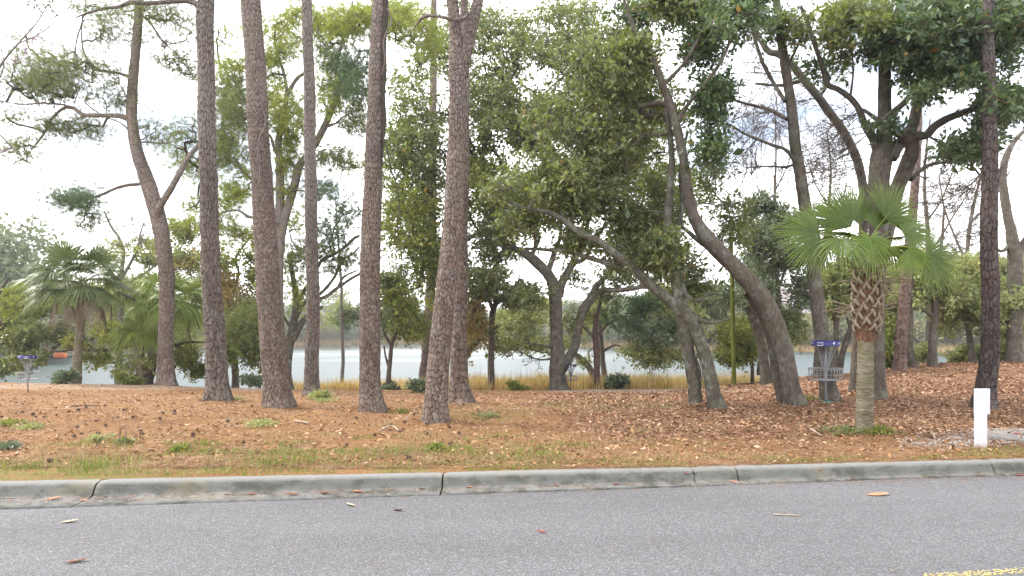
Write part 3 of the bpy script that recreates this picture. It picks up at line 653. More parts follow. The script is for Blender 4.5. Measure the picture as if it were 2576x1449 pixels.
pine('P7', 'pine pressed close behind the nearest forked pine, its foot to the right', [(1157, 1013, 54), (1154, 950, 47), (1153, 870, 42), (1155, 780, 40), (1160, 680, 34), (1162, 560, 32), (1164, 440, 30), (1166, 320, 28), (1168, 200, 24), (1168, 60, 20), (1168, -20, 18)], bark=BARK_PINE_DARK if False else BARK_PINE, pl=dict(flare=.40, cw=.062, sides=60))
pine('P8', 'reddish pine trunk far back, just left of the nearest forked pine', [(1066, 968, 30), (1072, 900, 27), (1079, 800, 26), (1084, 700, 24), (1087, 560, 22), (1088, 400, 20), (1090, 200, 18), (1092, -20, 15)], bark=BARK_PINE_RED, pl=dict(sides=36, step=.06, cw=.09, ch=.15))
pine('P9', 'dark furrowed pine behind the white post on the right', [(2474, 1024, 46), (2481, 960, 43), (2489, 880, 41), (2490, 780, 40), (2489, 660, 39), (2489, 540, 38), (2490, 420, 36), (2489, 300, 33), (2487, 200, 31), (2485, 90, 29), (2485, -20, 28)], bark=BARK_PINE_DARK, pl=dict(cw=.052, ch=.14, depth=.024, sides=72, flare=.3))
pine('P10', 'reddish pine on the right bank between the palm and the dark pine', [(2263, 931, 31), (2266, 880, 29), (2271, 800, 27), (2279, 720, 26), (2287, 640, 24), (2295, 540, 22), (2303, 440, 20), (2310, 300, 18), (2316, 100, 14), (2320, -20, 12)], bark=BARK_PINE_RED, pl=dict(sides=36, step=.06, cw=.09, ch=.14, flare=.15), crown=False)

OAKP = dict(sides=40, step=.055, depth=.016, all=True)
# --- foreground oaks on the right half
tree('O2', 'oak_tree', 'leaning two-stemmed oak right of centre, one limb reaching far left', 'oak tree',
 [[(1802, 1025, 38), (1794, 985, 34), (1780, 920, 33), (1762, 860, 33), (1741, 805, 36), (1716, 785, 33), (1690, 762, 28), (1655, 733, 26), (1615, 695, 25), (1580, 665, 24), (1540, 632, 20), (1500, 603, 18), (1463, 588, 17), (1425, 560, 15), (1390, 538, 13), (1350, 528, 10), (1310, 520, 8), (1270, 500, 6)],
  [(1750, 1012, 34, .2), (1744, 960, 31, .2), (1732, 890, 31, .15), (1720, 820, 33, .1), (1706, 740, 28), (1692, 660, 24, .2), (1680, 580, 21, .3), (1684, 480, 18, .4), (1690, 400, 15, .5), (1680, 300, 12, .5), (1670, 200, 9, .5)],
  [(1715, 775, 22), (1718, 735, 19, .2), (1708, 690, 16, .3), (1700, 620, 14, .4), (1716, 520, 11, .6), (1712, 430, 9, .8), (1730, 330, 7, 1)],
  [(1595, 680, 14), (1560, 672, 14, .2), (1520, 660, 13, .3), (1470, 645, 12, .4), (1420, 632, 11, .6), (1370, 628, 9, .8), (1320, 625, 7, 1)],
  [(1734, 790, 12), (1760, 805, 11, -.1), (1790, 812, 9, -.2), (1820, 806, 6, -.2), (1840, 802, 3, -.2)],
  [(1706, 720, 8), (1730, 745, 8, -.1), (1752, 757, 7, -.2), (1775, 744, 6, -.2), (1800, 738, 4.5, -.1), (1826, 748, 3)],
  [(1648, 728, 10), (1620, 722, 9), (1580, 727, 9, .1), (1530, 732, 9, .2)]],
 clouds=[(1630, 250, 110, 150, 70, 3.0, 1.2), (1560, 330, 130, 130, 90, 1.8, 1.6), (1440, 420, 140, 110, 90, 1.2, 1.8), (1320, 480, 120, 70, 46, 1.2, 1.6), (1590, 560, 80, 80, 60, 1.4, 1.0), (1670, 510, 50, 90, 34, 2.2, .8),
  (1480, 200, 110, 110, 60, 1.8, 1.6), (1640, 650, 60, 40, 20, .6, .8), (1720, 670, 40, 50, 16, 1, .8), (1800, 470, 40, 80, 14, 2.2, .8), (1570, 110, 80, 80, 40, 2.2), (1500, 500, 90, 60, 40, .6), (1400, 300, 100, 80, 44, 1.6, 1.6), (1672, 630, 26, 60, 18, -.3, .2), (1840, 560, 50, 60, 18, 1.6, .8), (1450, 620, 80, 30, 22, .8, .8), (1340, 560, 90, 36, 26, 1, 1.2), (1560, 640, 60, 24, 16, .6, .6), (1750, 720, 60, 24, 14, .8, .6)],
 leaf=LEAF_OAK, kind='oak', bark=BARK_OAK_GREEN, plates=OAKP, lp=dict(per=42, spread=.25, size=.098, width=.022), flare=.3, cn=1.75)
tree('O3', 'oak_tree', 'big oak leaning left, right of centre, with lichen-covered twin trunks', 'oak tree',
 [[(2000, 1016, 42), (1990, 970, 42), (1975, 890, 44), (1957, 830, 46), (1935, 780, 47), (1908, 735, 46), (1876, 700, 44), (1845, 668, 40), (1815, 640, 40), (1785, 608, 40), (1762, 575, 34), (1744, 540, 29), (1735, 500, 26), (1728, 460, 24), (1722, 410, 23), (1712, 360, 22), (1700, 312, 20), (1685, 260, 20), (1667, 215, 17), (1648, 165, 16), (1620, 125, 14), (1600, 85, 12), (1580, 30, 9), (1560, -30, 7)],
  [(1974, 1005, 34, .5), (1962, 960, 32, .5), (1948, 880, 31, .5), (1928, 810, 28, .5), (1900, 765, 24, .4), (1880, 740, 18, .3)],
  [(1812, 650, 14, .1), (1780, 622, 13, .2), (1752, 600, 12, .3), (1728, 580, 10, .4), (1700, 560, 7, .5)],
  [(1700, 312, 10), (1740, 250, 10, -.3), (1790, 190, 9, -.5), (1830, 120, 7, -.6), (1850, 40, 5, -.6)],
  [(1668, 215, 10), (1720, 160, 9, -.3), (1760, 90, 8, -.5), (1790, 20, 6, -.6)]],
 clouds=[(1640, 30, 90, 45, 34, 1.6, .8, LEAF_OAK_FRONT), (1755, 100, 68, 100, 50, .5, .9, LEAF_OAK_FRONT), (1800, 60, 70, 70, 40, -.6, 1.4, LEAF_OAK_FRONT), (1785, 250, 46, 90, 46, .1, .9, LEAF_OAK_FRONT), (1795, 370, 32, 55, 22, -.3, .8, LEAF_OAK_FRONT),
  (1630, 230, 50, 70, 14, 1.8, .6), (1700, 20, 110, 40, 40), (1880, 20, 50, 50, 26, -.5, 1, LEAF_OAK_FRONT), (1580, 150, 60, 80, 40)],
 leaf=LEAF_OAK, kind='oak', bark=BARK_OAK, plates=dict(OAKP, sides=52), lp=dict(per=42, spread=.20, size=.11, width=.025), flare=.22, cn=1.4)
tree('O4', 'oak_tree', 'tall slim oak behind the numbered basket, bare limbs spreading left at the top', 'oak tree',
 [[(2088, 1008, 42), (2081, 960, 38), (2071, 890, 37), (2064, 820, 35), (2054, 740, 33), (2044, 660, 32), (2034, 580, 30), (2024, 510, 30), (2012, 430, 28), (2001, 370, 27), (1994, 300, 25), (1984, 220, 23), (1971, 140, 22), (1960, 70, 20), (1950, -20, 18)],
  [(1998, 402, 9), (1975, 376, 8, -.3), (1940, 364, 8, -.5), (1905, 350, 7, -.6), (1870, 335, 6, -.6), (1830, 312, 4.5, -.5), (1800, 318, 3)],
  [(1980, 300, 9), (1950, 282, 8, .4), (1920, 272, 7.5, .8), (1880, 262, 7, 1), (1840, 252, 6, 1.1), (1800, 262, 5, 1.1), (1760, 278, 3, 1.1)],
  [(1996, 415, 6), (1970, 420, 5, .3), (1930, 418, 4, .5), (1880, 422, 3, .6)],
  [(1975, 255, 9), (1950, 215, 9, .5), (1920, 160, 9, .8), (1900, 100, 8, 1), (1880, 40, 7, 1), (1860, -10, 6, 1)],
  [(1978, 200, 6, .2), (1990, 150, 6, .2), (2020, 90, 5), (2040, 30, 4)]],
 clouds=[(1960, 60, 45, 50, 20, -.3, .8, LEAF_OAK_FRONT), (2000, 90, 35, 50, 16, -.3)],
 bare=[(1900, 330, 120, 120, 130, .4, 2), (1930, 180, 110, 120, 90, .5, 1.5), (1900, 450, 100, 70, 70, .4, 1.5), (1860, 60, 60, 60, 35, .5, 1), (2060, 420, 50, 120, 50, .4, 1)],
 leaf=LEAF_OAK, twig=TWIG_GREY, bark=BARK_OAK, plates=dict(OAKP, sides=48), lp=dict(per=55, spread=.2, size=.10, width=.02))
tree('O4b', 'oak_tree', 'pale oak behind the palm, its long bare stem sweeping up to the left', 'oak tree',
 [[(2147, 1004, 26), (2150, 940, 22), (2154, 860, 22), (2160, 740, 22), (2168, 620, 22), (2173, 520, 22), (2172, 470, 22), (2162, 420, 21), (2146, 378, 21), (2120, 330, 20), (2090, 288, 20), (2060, 245, 20), (2022, 200, 19), (1990, 160, 18), (1960, 137, 17), (1932, 128, 15), (1908, 90, 13), (1885, 45, 11), (1865, -20, 9)],
  [(2022, 200, 10, .2), (1990, 210, 9, .3), (1950, 215, 7, .4), (1900, 210, 5, .5)], [(2060, 245, 8), (2080, 215, 7), (2085, 190, 6), (2060, 150, 4)]],
 bare=[(2060, 400, 90, 100, 110, .5, 1.5), (2000, 250, 80, 80, 70, .3, 1.5), (2090, 180, 70, 70, 40, .4, 1.5)], bark=BARK_OAK, twig=TWIG_GREY, plates=dict(OAKP, sides=32), d=18)
tree('O5', 'oak_tree', 'massive many-limbed live oak behind the palm, dark leafy limbs reaching right', 'oak tree',
 [[(2204, 1002, 46), (2204, 950, 40), (2203, 870, 39), (2204, 780, 40), (2206, 680, 42), (2208, 580, 45), (2210, 500, 48), (2214, 440, 50), (2220, 390, 52), (2224, 355, 40), (2225, 300, 32), (2226, 230, 30), (2225, 160, 28), (2224, 60, 26), (2224, -20, 24)],
  [(2210, 385, 22), (2198, 352, 20), (2176, 315, 17), (2158, 270, 15), (2134, 243, 14), (2106, 224, 13), (2082, 212, 13), (2068, 165, 12), (2050, 115, 11), (2032, 60, 10), (2014, 15, 8)],
  [(2236, 395, 36), (2258, 365, 30), (2280, 350, 30), (2296, 315, 26), (2306, 275, 24), (2316, 230, 20), (2310, 160, 16), (2300, 80, 14), (2296, -10, 12)],
  [(2284, 352, 20, -.2), (2258, 335, 18, -.4), (2232, 322, 17, -.5), (2222, 312, 16, -.55), (2240, 288, 15, -.6), (2270, 262, 15, -.6), (2300, 232, 14, -.6), (2330, 205, 14, -.6), (2365, 182, 13, -.5), (2400, 150, 10, -.4), (2430, 100, 8, -.4)],
  [(2222, 315, 13, -.5), (2205, 300, 11, -.5), (2185, 285, 9, -.5), (2170, 275, 6, -.5)],
  [(2208, 690, 24, .2), (2222, 630, 28, .3), (2240, 560, 30, .4), (2256, 480, 34, .3), (2278, 425, 36, .2), (2294, 385, 34, .1), (2300, 345, 26, -.1), (2330, 340, 21, -.3), (2352, 318, 19, -.4), (2384, 298, 18, -.5), (2420, 284, 17, -.6), (2457, 270, 15, -.7), (2500, 250, 12, -.8), (2560, 235, 9, -.8), (2620, 225, 6, -.8)],
  [(2290, 450, 14, .4), (2320, 425, 11, .6), (2350, 412, 9, .7), (2400, 408, 8, .8), (2440, 415, 6, .9), (2465, 440, 4, .9)],
  [(2140, 240, 5), (2146, 180, 4.5), (2142, 110, 4), (2138, 40, 3)]],
 clouds=[(2350, 90, 150, 90, 100, -1.2, 1.3), (2240, 110, 100, 75, 50, -.8, 1.2), (2470, 120, 120, 120, 105, -1.4, 1.2), (2520, 260, 75, 60, 60, -1.2, 1), (2410, 370, 55, 45, 36, -.8, .8), (2430, 30, 170, 50, 90, -1.2, 1.3), (2180, 40, 90, 50, 40, -.6, 1.2, LEAF_OAK),
  (2480, 340, 50, 60, 24, -.9, .7), (2110, 100, 50, 60, 20, -.4, 1, LEAF_OAK), (2230, 320, 40, 22, 9, -.5, .4), (2120, 40, 60, 40, 24, 0, 1, LEAF_BACK), (2330, 200, 90, 45, 40, -1, .9), (2080, 170, 40, 40, 10, 0, .7), (2560, 60, 60, 100, 50, -1.2, 1)],
 bare=[(2400, 400, 90, 80, 90, .6, 1.2), (2120, 330, 70, 80, 50, .3, 1), (2420, 520, 60, 80, 60, .8, 1.4)],
 leaf=LEAF_OAK_FRONT, kind='oak', bark=BARK_OAK, plates=dict(OAKP, sides=56), lp=dict(per=42, spread=.18, size=.112, width=.026), flare=.3, cn=1.35)
# --- trees in the middle distance, along the bank
tree('O1', 'live_oak_tree', 'spreading live oak at the water edge in the middle, forked low with arching limbs', 'oak tree',
 [[(1406, 981, 44), (1403, 940, 42), (1403, 890, 38), (1399, 840, 33), (1398, 780, 32), (1396, 735, 34), (1385, 700, 28), (1366, 675, 27), (1345, 655, 26), (1322, 638, 22), (1300, 628, 18), (1278, 620, 15), (1262, 640, 13), (1250, 662, 12), (1238, 690, 8), (1232, 715, 5)],
  [(1412, 930, 26), (1428, 905, 24), (1446, 875, 23), (1452, 840, 23), (1460, 800, 24), (1474, 770, 25), (1492, 745, 22), (1512, 732, 16), (1550, 730, 13), (1590, 727, 12), (1625, 715, 11), (1650, 700, 7), (1680, 680, 5)],
  [(1484, 757, 16), (1498, 725, 15), (1520, 700, 14), (1545, 682, 12), (1580, 660, 10), (1600, 620, 8), (1610, 560, 6)],
  [(1404, 745, 24), (1414, 710, 22), (1430, 680, 20), (1446, 655, 18), (1452, 640, 13), (1466, 610, 11), (1476, 570, 9), (1490, 520, 7), (1500, 450, 5)],
  [(1448, 660, 12), (1470, 652, 10), (1484, 630, 9), (1500, 600, 7), (1530, 560, 5)],
  [(1376, 690, 16), (1388, 655, 15), (1396, 630, 13), (1408, 600, 10), (1410, 560, 8), (1400, 500, 6), (1390, 430, 5)],
  [(1335, 648, 12), (1345, 625, 12), (1356, 600, 9), (1350, 560, 7), (1340, 500, 5)],
  [(1285, 622, 14), (1262, 600, 12), (1235, 590, 11), (1205, 588, 10), (1175, 600, 8), (1140, 610, 6), (1110, 600, 4)],
  [(1300, 630, 9), (1285, 600, 9), (1272, 570, 8), (1250, 530, 6), (1230, 480, 5)],
  [(1396, 872, 8), (1370, 870, 6, -1), (1345, 866, 5, -2), (1320, 862, 4, -2)], [(1394, 900, 6), (1366, 905, 5, -.5), (1340, 900, 4, -1), (1300, 880, 3, -1)]],
 clouds=[(1040, 300, 90, 150, 190, -1, 4), (1040, 560, 90, 130, 260, -1, 3.5, LEAF_BACK), (1050, 420, 90, 110, 120, 0, 3), (1090, 700, 60, 90, 70, 0, 3, LEAF_BACK), (1000, 760, 50, 90, 80, -2, 2.5, LEAF_BACK), (1230, 250, 120, 130, 210, 0, 5), (1230, 460, 120, 120, 250, 1, 4, LEAF_BACK), (1380, 330, 120, 130, 210, 1, 5, LEAF_BACK),
  (1390, 500, 150, 70, 240, 0, 4, LEAF_BACK), (1550, 440, 120, 110, 210, 1, 4, LEAF_BACK), (1610, 600, 90, 70, 130, 0, 3, LEAF_BACK), (1240, 620, 80, 50, 90, 0, 3), (1215, 690, 60, 45, 75, -1, 2.5), (1320, 740, 50, 35, 50, -1, 2.5), (1560, 690, 60, 30, 50, 0, 2),
  (1100, 120, 130, 100, 130, 0, 4), (1330, 120, 130, 100, 170, 0, 4), (1300, 300, 110, 90, 120, 0, 4, LEAF_BACK), (1460, 110, 100, 90, 110, 0, 4), (1500, 240, 110, 110, 140, 0, 4), (1210, 60, 60, 70, 60, 0, 3), (1560, 180, 70, 120, 80, 1, 3), (1420, 30, 120, 50, 60, 0, 3), (1600, 330, 110, 70, 90, 2, 3), (1180, 360, 50, 120, 70, 1, 3, LEAF_BACK), (1000, 430, 50, 110, 60, 0, 3), (1680, 640, 60, 60, 40, 2, 3, LEAF_BACK), (1700, 480, 90, 110, 120, 2, 4, LEAF_BACK), (1280, 560, 90, 40, 80, 0, 3), (1470, 600, 60, 30, 36, 1, 3), (1120, 660, 50, 60, 70, -1, 2.5, LEAF_BACK), (1190, 800, 30, 50, 30, 0, 2, LEAF_RUST), (1450, 700, 30, 20, 10, 0, 1)],
 bare=[(1310, 890, 70, 35, 40, -1.5, 1.5)],
 leaf=LEAF_OAK, twig=TWIG_DARK, bark=BARK_OAK, d=36.5, cn=1.75, lp=dict(per=21, spread=.38, size=.18, width=.047), plates=dict(sides=26, step=.12, depth=.03, all=True, limbsides=.6), kind='oak', rmax=.10)
tree('O6', 'oak_tree', 'small dark-stemmed oak left of the big forked live oak', 'oak tree',
 [[(1237, 979, 20), (1236, 930, 17), (1236, 860, 16), (1239, 800, 15), (1243, 775, 14), (1262, 750, 10), (1290, 725, 8), (1310, 700, 6)], [(1240, 780, 10), (1225, 740, 8), (1215, 700, 6), (1218, 650, 5)], [(1243, 772, 8), (1250, 730, 7), (1248, 680, 6), (1240, 620, 5)]],
 clouds=[(1225, 730, 55, 40, 70, 0, 2), (1290, 745, 55, 35, 50, 0, 1.8), (1190, 770, 30, 40, 26, 0, 1.5, LEAF_RUST)], leaf=LEAF_OAK, twig=TWIG_DARK, bark=BARK_OAK_DARK, d=38, lp=dict(per=60, spread=0.24, size=.15, width=.04))
tree('O7', 'oak_tree', 'slender leafy young oak growing between the mauve pine and the forked pine', 'oak tree',
 [[(977, 976, 15), (978, 940, 12), (982, 905, 11), (985, 870, 10), (992, 845, 8), (1005, 810, 6), (1012, 770, 4)], [(984, 868, 8), (970, 845, 6), (962, 820, 5), (958, 780, 3)], [(978, 925, 6), (970, 895, 5), (966, 870, 4)]],
 clouds=[(1000, 770, 50, 60, 80, 0, 2, LEAF_BACK), (1045, 840, 40, 50, 50, 0, 1.8, LEAF_BACK), (1000, 690, 45, 50, 50), (960, 800, 25, 50, 22, 0, 1.5, LEAF_GREYG)], leaf=LEAF_OAK, bark=BARK_OAK_DARK, twig=TWIG_OAK, d=33, lp=dict(per=50, spread=0.24, size=.12, width=.032))
tree('B11', 'pine_tree', 'short reddish pine right of the forked live oak, its tufts at head height', 'pine tree',
 [[(1503, 976, 18), (1501, 930, 16), (1500, 880, 16), (1497, 840, 15), (1500, 800, 12), (1510, 760, 9), (1520, 700, 6)], [(1498, 850, 8), (1475, 830, 6), (1460, 815, 5), (1440, 800, 3)], [(1502, 845, 8), (1530, 815, 6), (1550, 805, 5), (1580, 790, 3)]],
 clouds=[(1450, 800, 50, 45, 70, 0, 2), (1555, 800, 60, 45, 90, 0, 2, NEEDLE_BLUE), (1510, 740, 70, 40, 70, 0, 2), (1610, 770, 40, 40, 40, 0, 1.6, NEEDLE_BLUE)], leaf=NEEDLE, twig=TWIG_DARK, kind='pine', bark=BARK_PINE_RED, d=38,
 plates=dict(sides=24, step=.1, cw=.12, ch=.2), needle=dict(per=14, tufts=3, length=.26, width=.012, spread=0.24))
tree('B12', 'oak_tree', 'pale bare stump-like oak behind the short reddish pine, one crooked arm', 'oak tree',
 [[(1519, 962, 16), (1517, 920, 14), (1514, 885, 13), (1512, 850, 11), (1508, 800, 8)], [(1516, 885, 6), (1530, 876, 6), (1548, 868, 5), (1564, 872, 4)]],
 clouds=[(1500, 800, 50, 50, 40, 1, 2, LEAF_PALE)], leaf=LEAF_PALE, bark=BARK_PALE, d=41, lp=dict(per=44, spread=0.34, size=.2, width=.055))
tree('B12b', 'oak_tree', 'pale trunk curving left over the marsh grass just behind the far basket', 'oak tree',
 [[(1494, 968, 15), (1490, 945, 16), (1480, 920, 15), (1465, 905, 14), (1450, 893, 12), (1436, 880, 10), (1420, 860, 7)], [(1475, 915, 5), (1484, 905, 5), (1480, 885, 4), (1500, 870, 3)]],
 clouds=[(1470, 905, 30, 16, 14, 0, 1, LEAF_PALE), (1440, 850, 40, 30, 20, 0, 1.5, LEAF_PALE)], leaf=LEAF_PALE, bark=BARK_PALE, d=40, lp=dict(per=34, spread=0.24, size=.13, width=.035))
tree('B10', 'oak_tree', 'pale yellow-green oak leaning over the water behind the dark-stemmed small oak', 'oak tree',
 [[(1150, 975, 20), (1170, 900, 18), (1205, 850, 16), (1250, 820, 13), (1300, 800, 9), (1350, 790, 6)], [(1230, 830, 8), (1290, 860, 6), (1340, 880, 5), (1390, 890, 3)]],
 clouds=[(1310, 810, 90, 45, 120, 0, 4), (1350, 870, 70, 30, 46, 0, 3), (1190, 850, 36, 60, 60, 0, 2.5, LEAF_RUST), (1270, 870, 50, 40, 40, 0, 2), (1370, 770, 50, 30, 40, 1, 3)], leaf=LEAF_PALE, bark=BARK_OAK_DARK, twig=TWIG_DARK, d=44, lp=dict(per=50, spread=0.34, size=.17, width=.045))
tree('B13', 'oak_tree', 'light green oak hanging over the water behind the two-stemmed oak', 'oak tree',
 [[(1760, 962, 20), (1752, 920, 17), (1735, 885, 14), (1715, 860, 10), (1690, 850, 7), (1650, 830, 5)], [(1738, 895, 8), (1715, 905, 6), (1690, 898, 5), (1660, 892, 4), (1640, 886, 3)], [(1750, 900, 10), (1790, 850, 8), (1820, 820, 5)]],
 clouds=[(1630, 890, 60, 26, 56, 0, 2), (1690, 900, 45, 22, 34, 0, 2), (1660, 840, 90, 35, 90, 0, 3, LEAF_GREYG), (1720, 790, 90, 45, 90, 1, 3), (1690, 740, 70, 40, 60, 1, 3), (1800, 780, 60, 50, 60, 1, 3, LEAF_GREYG), (1610, 770, 50, 35, 40, 1, 2, NEEDLE_BLUE)],
 leaf=LEAF_PALE, bark=BARK_OAK_DARK, twig=TWIG_DARK, d=38, lp=dict(per=60, spread=.4, size=.15, width=.042))
tree('B14', 'oak_tree', 'small bright green tree with two thin stems right of the mossy pole', 'small tree',
 [[(1893, 946, 9), (1892, 920, 8), (1884, 890, 7), (1868, 868, 6), (1850, 850, 4)], [(1907, 944, 7), (1909, 915, 6), (1915, 890, 5), (1910, 860, 4)], [(1888, 900, 5), (1870, 905, 4), (1850, 900, 3)]],
 clouds=[(1850, 840, 56, 42, 90, 0, 1.8), (1840, 895, 40, 26, 40, 0, 1.4), (1900, 880, 36, 36, 40, 0, 1.4), (1890, 820, 40, 30, 36)], leaf=LEAF_BACK, bark=BARK_OAK_DARK, twig=TWIG_DARK, d=31, lp=dict(per=64, spread=.3, size=.12, width=.034))
tree('B15', 'oak_tree', 'brown trunk leaning left between the big twin-trunked oak and the small green tree', 'oak tree',
 [[(1926, 944, 28), (1921, 900, 24), (1912, 860, 23), (1898, 815, 22), (1888, 780, 20), (1870, 755, 14), (1850, 748, 9)], [(1896, 800, 14), (1900, 760, 13), (1890, 720, 10), (1880, 660, 8)]],
 clouds=[(1900, 680, 70, 60, 60, 1, 2, LEAF_GREYG), (1840, 740, 50, 30, 24)], leaf=LEAF_GREYG, bark=BARK_OAK_DARK, d=27.5, lp=dict(per=60, spread=.3, size=.12, width=.032))
tree('B16', 'oak_tree', 'grey-green holly-like tree behind the big leaning oak, reaching to the palm', 'oak tree',
 [[(1972, 952, 16), (1968, 900, 15), (1962, 830, 14), (1957, 740, 13), (1953, 640, 11), (1950, 540, 8), (1948, 440, 5)], [(1960, 720, 7), (1985, 660, 6), (2010, 610, 4)], [(1955, 660, 6), (1925, 610, 5), (1900, 570, 3)]],
 clouds=[(1960, 640, 80, 60, 110, 0, 2), (1900, 590, 60, 60, 76, 0, 1.6), (1990, 560, 60, 50, 60, 0, 1.6), (1930, 520, 60, 40, 44), (2010, 720, 45, 50, 44, 0, 1.5), (1990, 820, 40, 45, 50, 0, 1.5, LEAF_OAK), (1920, 730, 60, 50, 50, 0, 1.6)], leaf=LEAF_GREYG, bark=BARK_OAK, twig=TWIG_OAK, d=24.5, lp=dict(per=70, spread=.26, size=.10, width=.026))
# --- left half
tree('B5', 'pine_tree', 'crooked many-armed pine behind the slim grey pine, arms twisting to the right', 'pine tree',
 [[(722, 968, 26), (722, 920, 24), (727, 870, 23), (736, 825, 20), (742, 790, 18), (744, 740, 15), (735, 690, 12), (725, 640, 9)], [(730, 860, 18), (745, 840, 16), (762, 808, 15), (785, 785, 13), (812, 772, 8)], [(742, 800, 14), (760, 770, 12), (782, 752, 11), (815, 748, 9), (850, 724, 9), (885, 700, 8), (905, 690, 7), (930, 680, 5)],
  [(850, 722, 6), (862, 700, 6), (875, 690, 5), (900, 680, 4)], [(790, 752, 9), (820, 725, 8), (845, 690, 7), (858, 655, 6), (885, 640, 5), (905, 620, 4)], [(742, 770, 10), (790, 690, 9), (810, 655, 9), (840, 640, 8), (870, 620, 8), (890, 600, 8), (905, 592, 6)],
  [(724, 890, 8), (690, 850, 6), (660, 840, 5), (620, 838, 3)], [(735, 830, 8), (700, 780, 6), (660, 755, 5), (610, 760, 4), (580, 778, 3)]],
 clouds=[(740, 640, 60, 50, 80, 0, 2), (840, 590, 60, 50, 60, 0, 2, NEEDLE_BLUE), (880, 530, 45, 40, 34, 0, 1.5, NEEDLE_BLUE), (760, 740, 45, 50, 50, -.5, 1.6, NEEDLE_LIME), (830, 660, 60, 40, 50), (600, 830, 50, 40, 60), (640, 790, 60, 50, 80, 0, 2), (880, 660, 40, 30, 24), (690, 690, 40, 60, 40, 0, 2, NEEDLE_LIME), (740, 560, 60, 40, 34, 0, 2, NEEDLE_LIME)],
 leaf=NEEDLE, twig=TWIG_DARK, bark=BARK_OAK_GREEN, d=31, kind='oak', plates=dict(sides=24, step=.09, depth=.02, all=True, limbsides=.6), needle=dict(per=10, tufts=4, length=.22, width=.013, spread=.3), cn=1.25)
tree('B6', 'pine_tree', 'pale twin-stemmed tree with lime foliage behind the thickest pine', 'tree',
 [[(704, 966, 30), (702, 900, 28), (701, 760, 26), (700, 640, 25), (701, 560, 24), (704, 500, 22), (704, 430, 20), (702, 350, 16), (712, 290, 13), (722, 240, 11), (716, 190, 8), (700, 140, 6), (690, 100, 4)],
  [(702, 640, 22), (712, 570, 22), (725, 520, 22), (742, 460, 21), (752, 420, 20), (775, 390, 19), (800, 350, 18), (820, 310, 17), (840, 265, 15), (850, 220, 13), (846, 170, 9), (860, 110, 7), (880, 40, 5), (890, -10, 4)],
  [(722, 240, 9), (745, 200, 9), (770, 180, 8), (790, 160, 5)], [(752, 425, 10), (722, 405, 10), (695, 385, 9), (680, 340, 6)], [(815, 320, 8), (845, 310, 5), (860, 296, 4), (890, 280, 3)],
  [(700, 560, 10, -.3), (660, 550, 8, -.5), (625, 545, 8, -.6), (600, 530, 6, -.6), (560, 535, 5, -.4), (540, 560, 3)], [(704, 480, 8), (650, 462, 8), (610, 430, 8), (590, 400, 7), (560, 398, 5), (535, 420, 4)]],
 clouds=[(860, 60, 90, 60, 130, 0, 3), (880, 170, 70, 80, 130, 0, 3, NEEDLE_BLUE), (830, 230, 60, 70, 80, 0, 2.5), (720, 100, 60, 80, 80, 0, 2.5), (700, 260, 50, 80, 70, 0, 2.5), (740, 300, 60, 60, 60, 0, 2), (640, 60, 30, 60, 20, 0, 2),
  (590, 260, 50, 90, 90, 0, 2, NEEDLE), (560, 370, 50, 50, 60, 0, 2, NEEDLE), (580, 500, 50, 40, 40, 0, 2), (600, 460, 60, 40, 36), (900, 300, 50, 60, 50, 0, 2, NEEDLE), (960, 60, 90, 60, 110, 0, 3), (1010, 40, 80, 50, 80, 0, 3), (830, 400, 70, 40, 44, 0, 2, NEEDLE), (740, 420, 40, 40, 30), (720, 480, 40, 30, 20), (1080, 90, 40, 70, 40), (560, 560, 60, 30, 30), (600, 180, 60, 60, 40), (620, 330, 50, 80, 50, 0, 2, NEEDLE), (730, 360, 50, 60, 44), (800, 480, 60, 40, 30, 0, 2, NEEDLE_BLUE), (830, 120, 60, 90, 60), (680, 180, 40, 60, 40), (900, 420, 50, 40, 20), (740, 40, 60, 50, 40), (800, 60, 40, 60, 34), (900, 240, 60, 60, 40, 0, 2, NEEDLE_BLUE), (590, 590, 50, 30, 24)],
 leaf=NEEDLE_LIME, twig=TWIG_OAK, bark=BARK_PALE, d=29, kind='oak', plates=dict(sides=24, step=.1, depth=.015, all=True, limbsides=.6), needle=dict(per=10, tufts=5, length=.21, width=.010, spread=0.24), rmax=.05, cn=1.75)
tree('B4', 'oak_tree', 'crooked oak with rusty leaves seen between the two straight pines', 'oak tree',
 [[(592, 966, 17), (590, 930, 17), (584, 900, 15), (574, 875, 13), (566, 840, 11), (572, 780, 9), (580, 720, 7)], [(572, 860, 8), (600, 800, 7), (640, 770, 5), (660, 720, 4)], [(580, 740, 6), (600, 690, 6), (592, 650, 6), (612, 620, 5), (640, 585, 4)], [(576, 880, 6), (620, 880, 5), (650, 860, 4)]],
 clouds=[(570, 730, 50, 60, 90, 0, 2.5, LEAF_RUST), (620, 800, 55, 70, 130, 0, 2.5), (580, 860, 50, 50, 70, 0, 2, LEAF_OAK), (640, 880, 50, 40, 60), (560, 650, 45, 40, 40, 0, 2), (640, 640, 40, 60, 40), (670, 920, 30, 26, 24), (650, 700, 40, 40, 40)], bare=[(600, 620, 60, 60, 40, 0, 2)],
 leaf=LEAF_BACK, twig=TWIG_DARK, cn=.7, bark=BARK_OAK_GREEN, d=36, lp=dict(per=52, spread=.4, size=.15, width=.042))
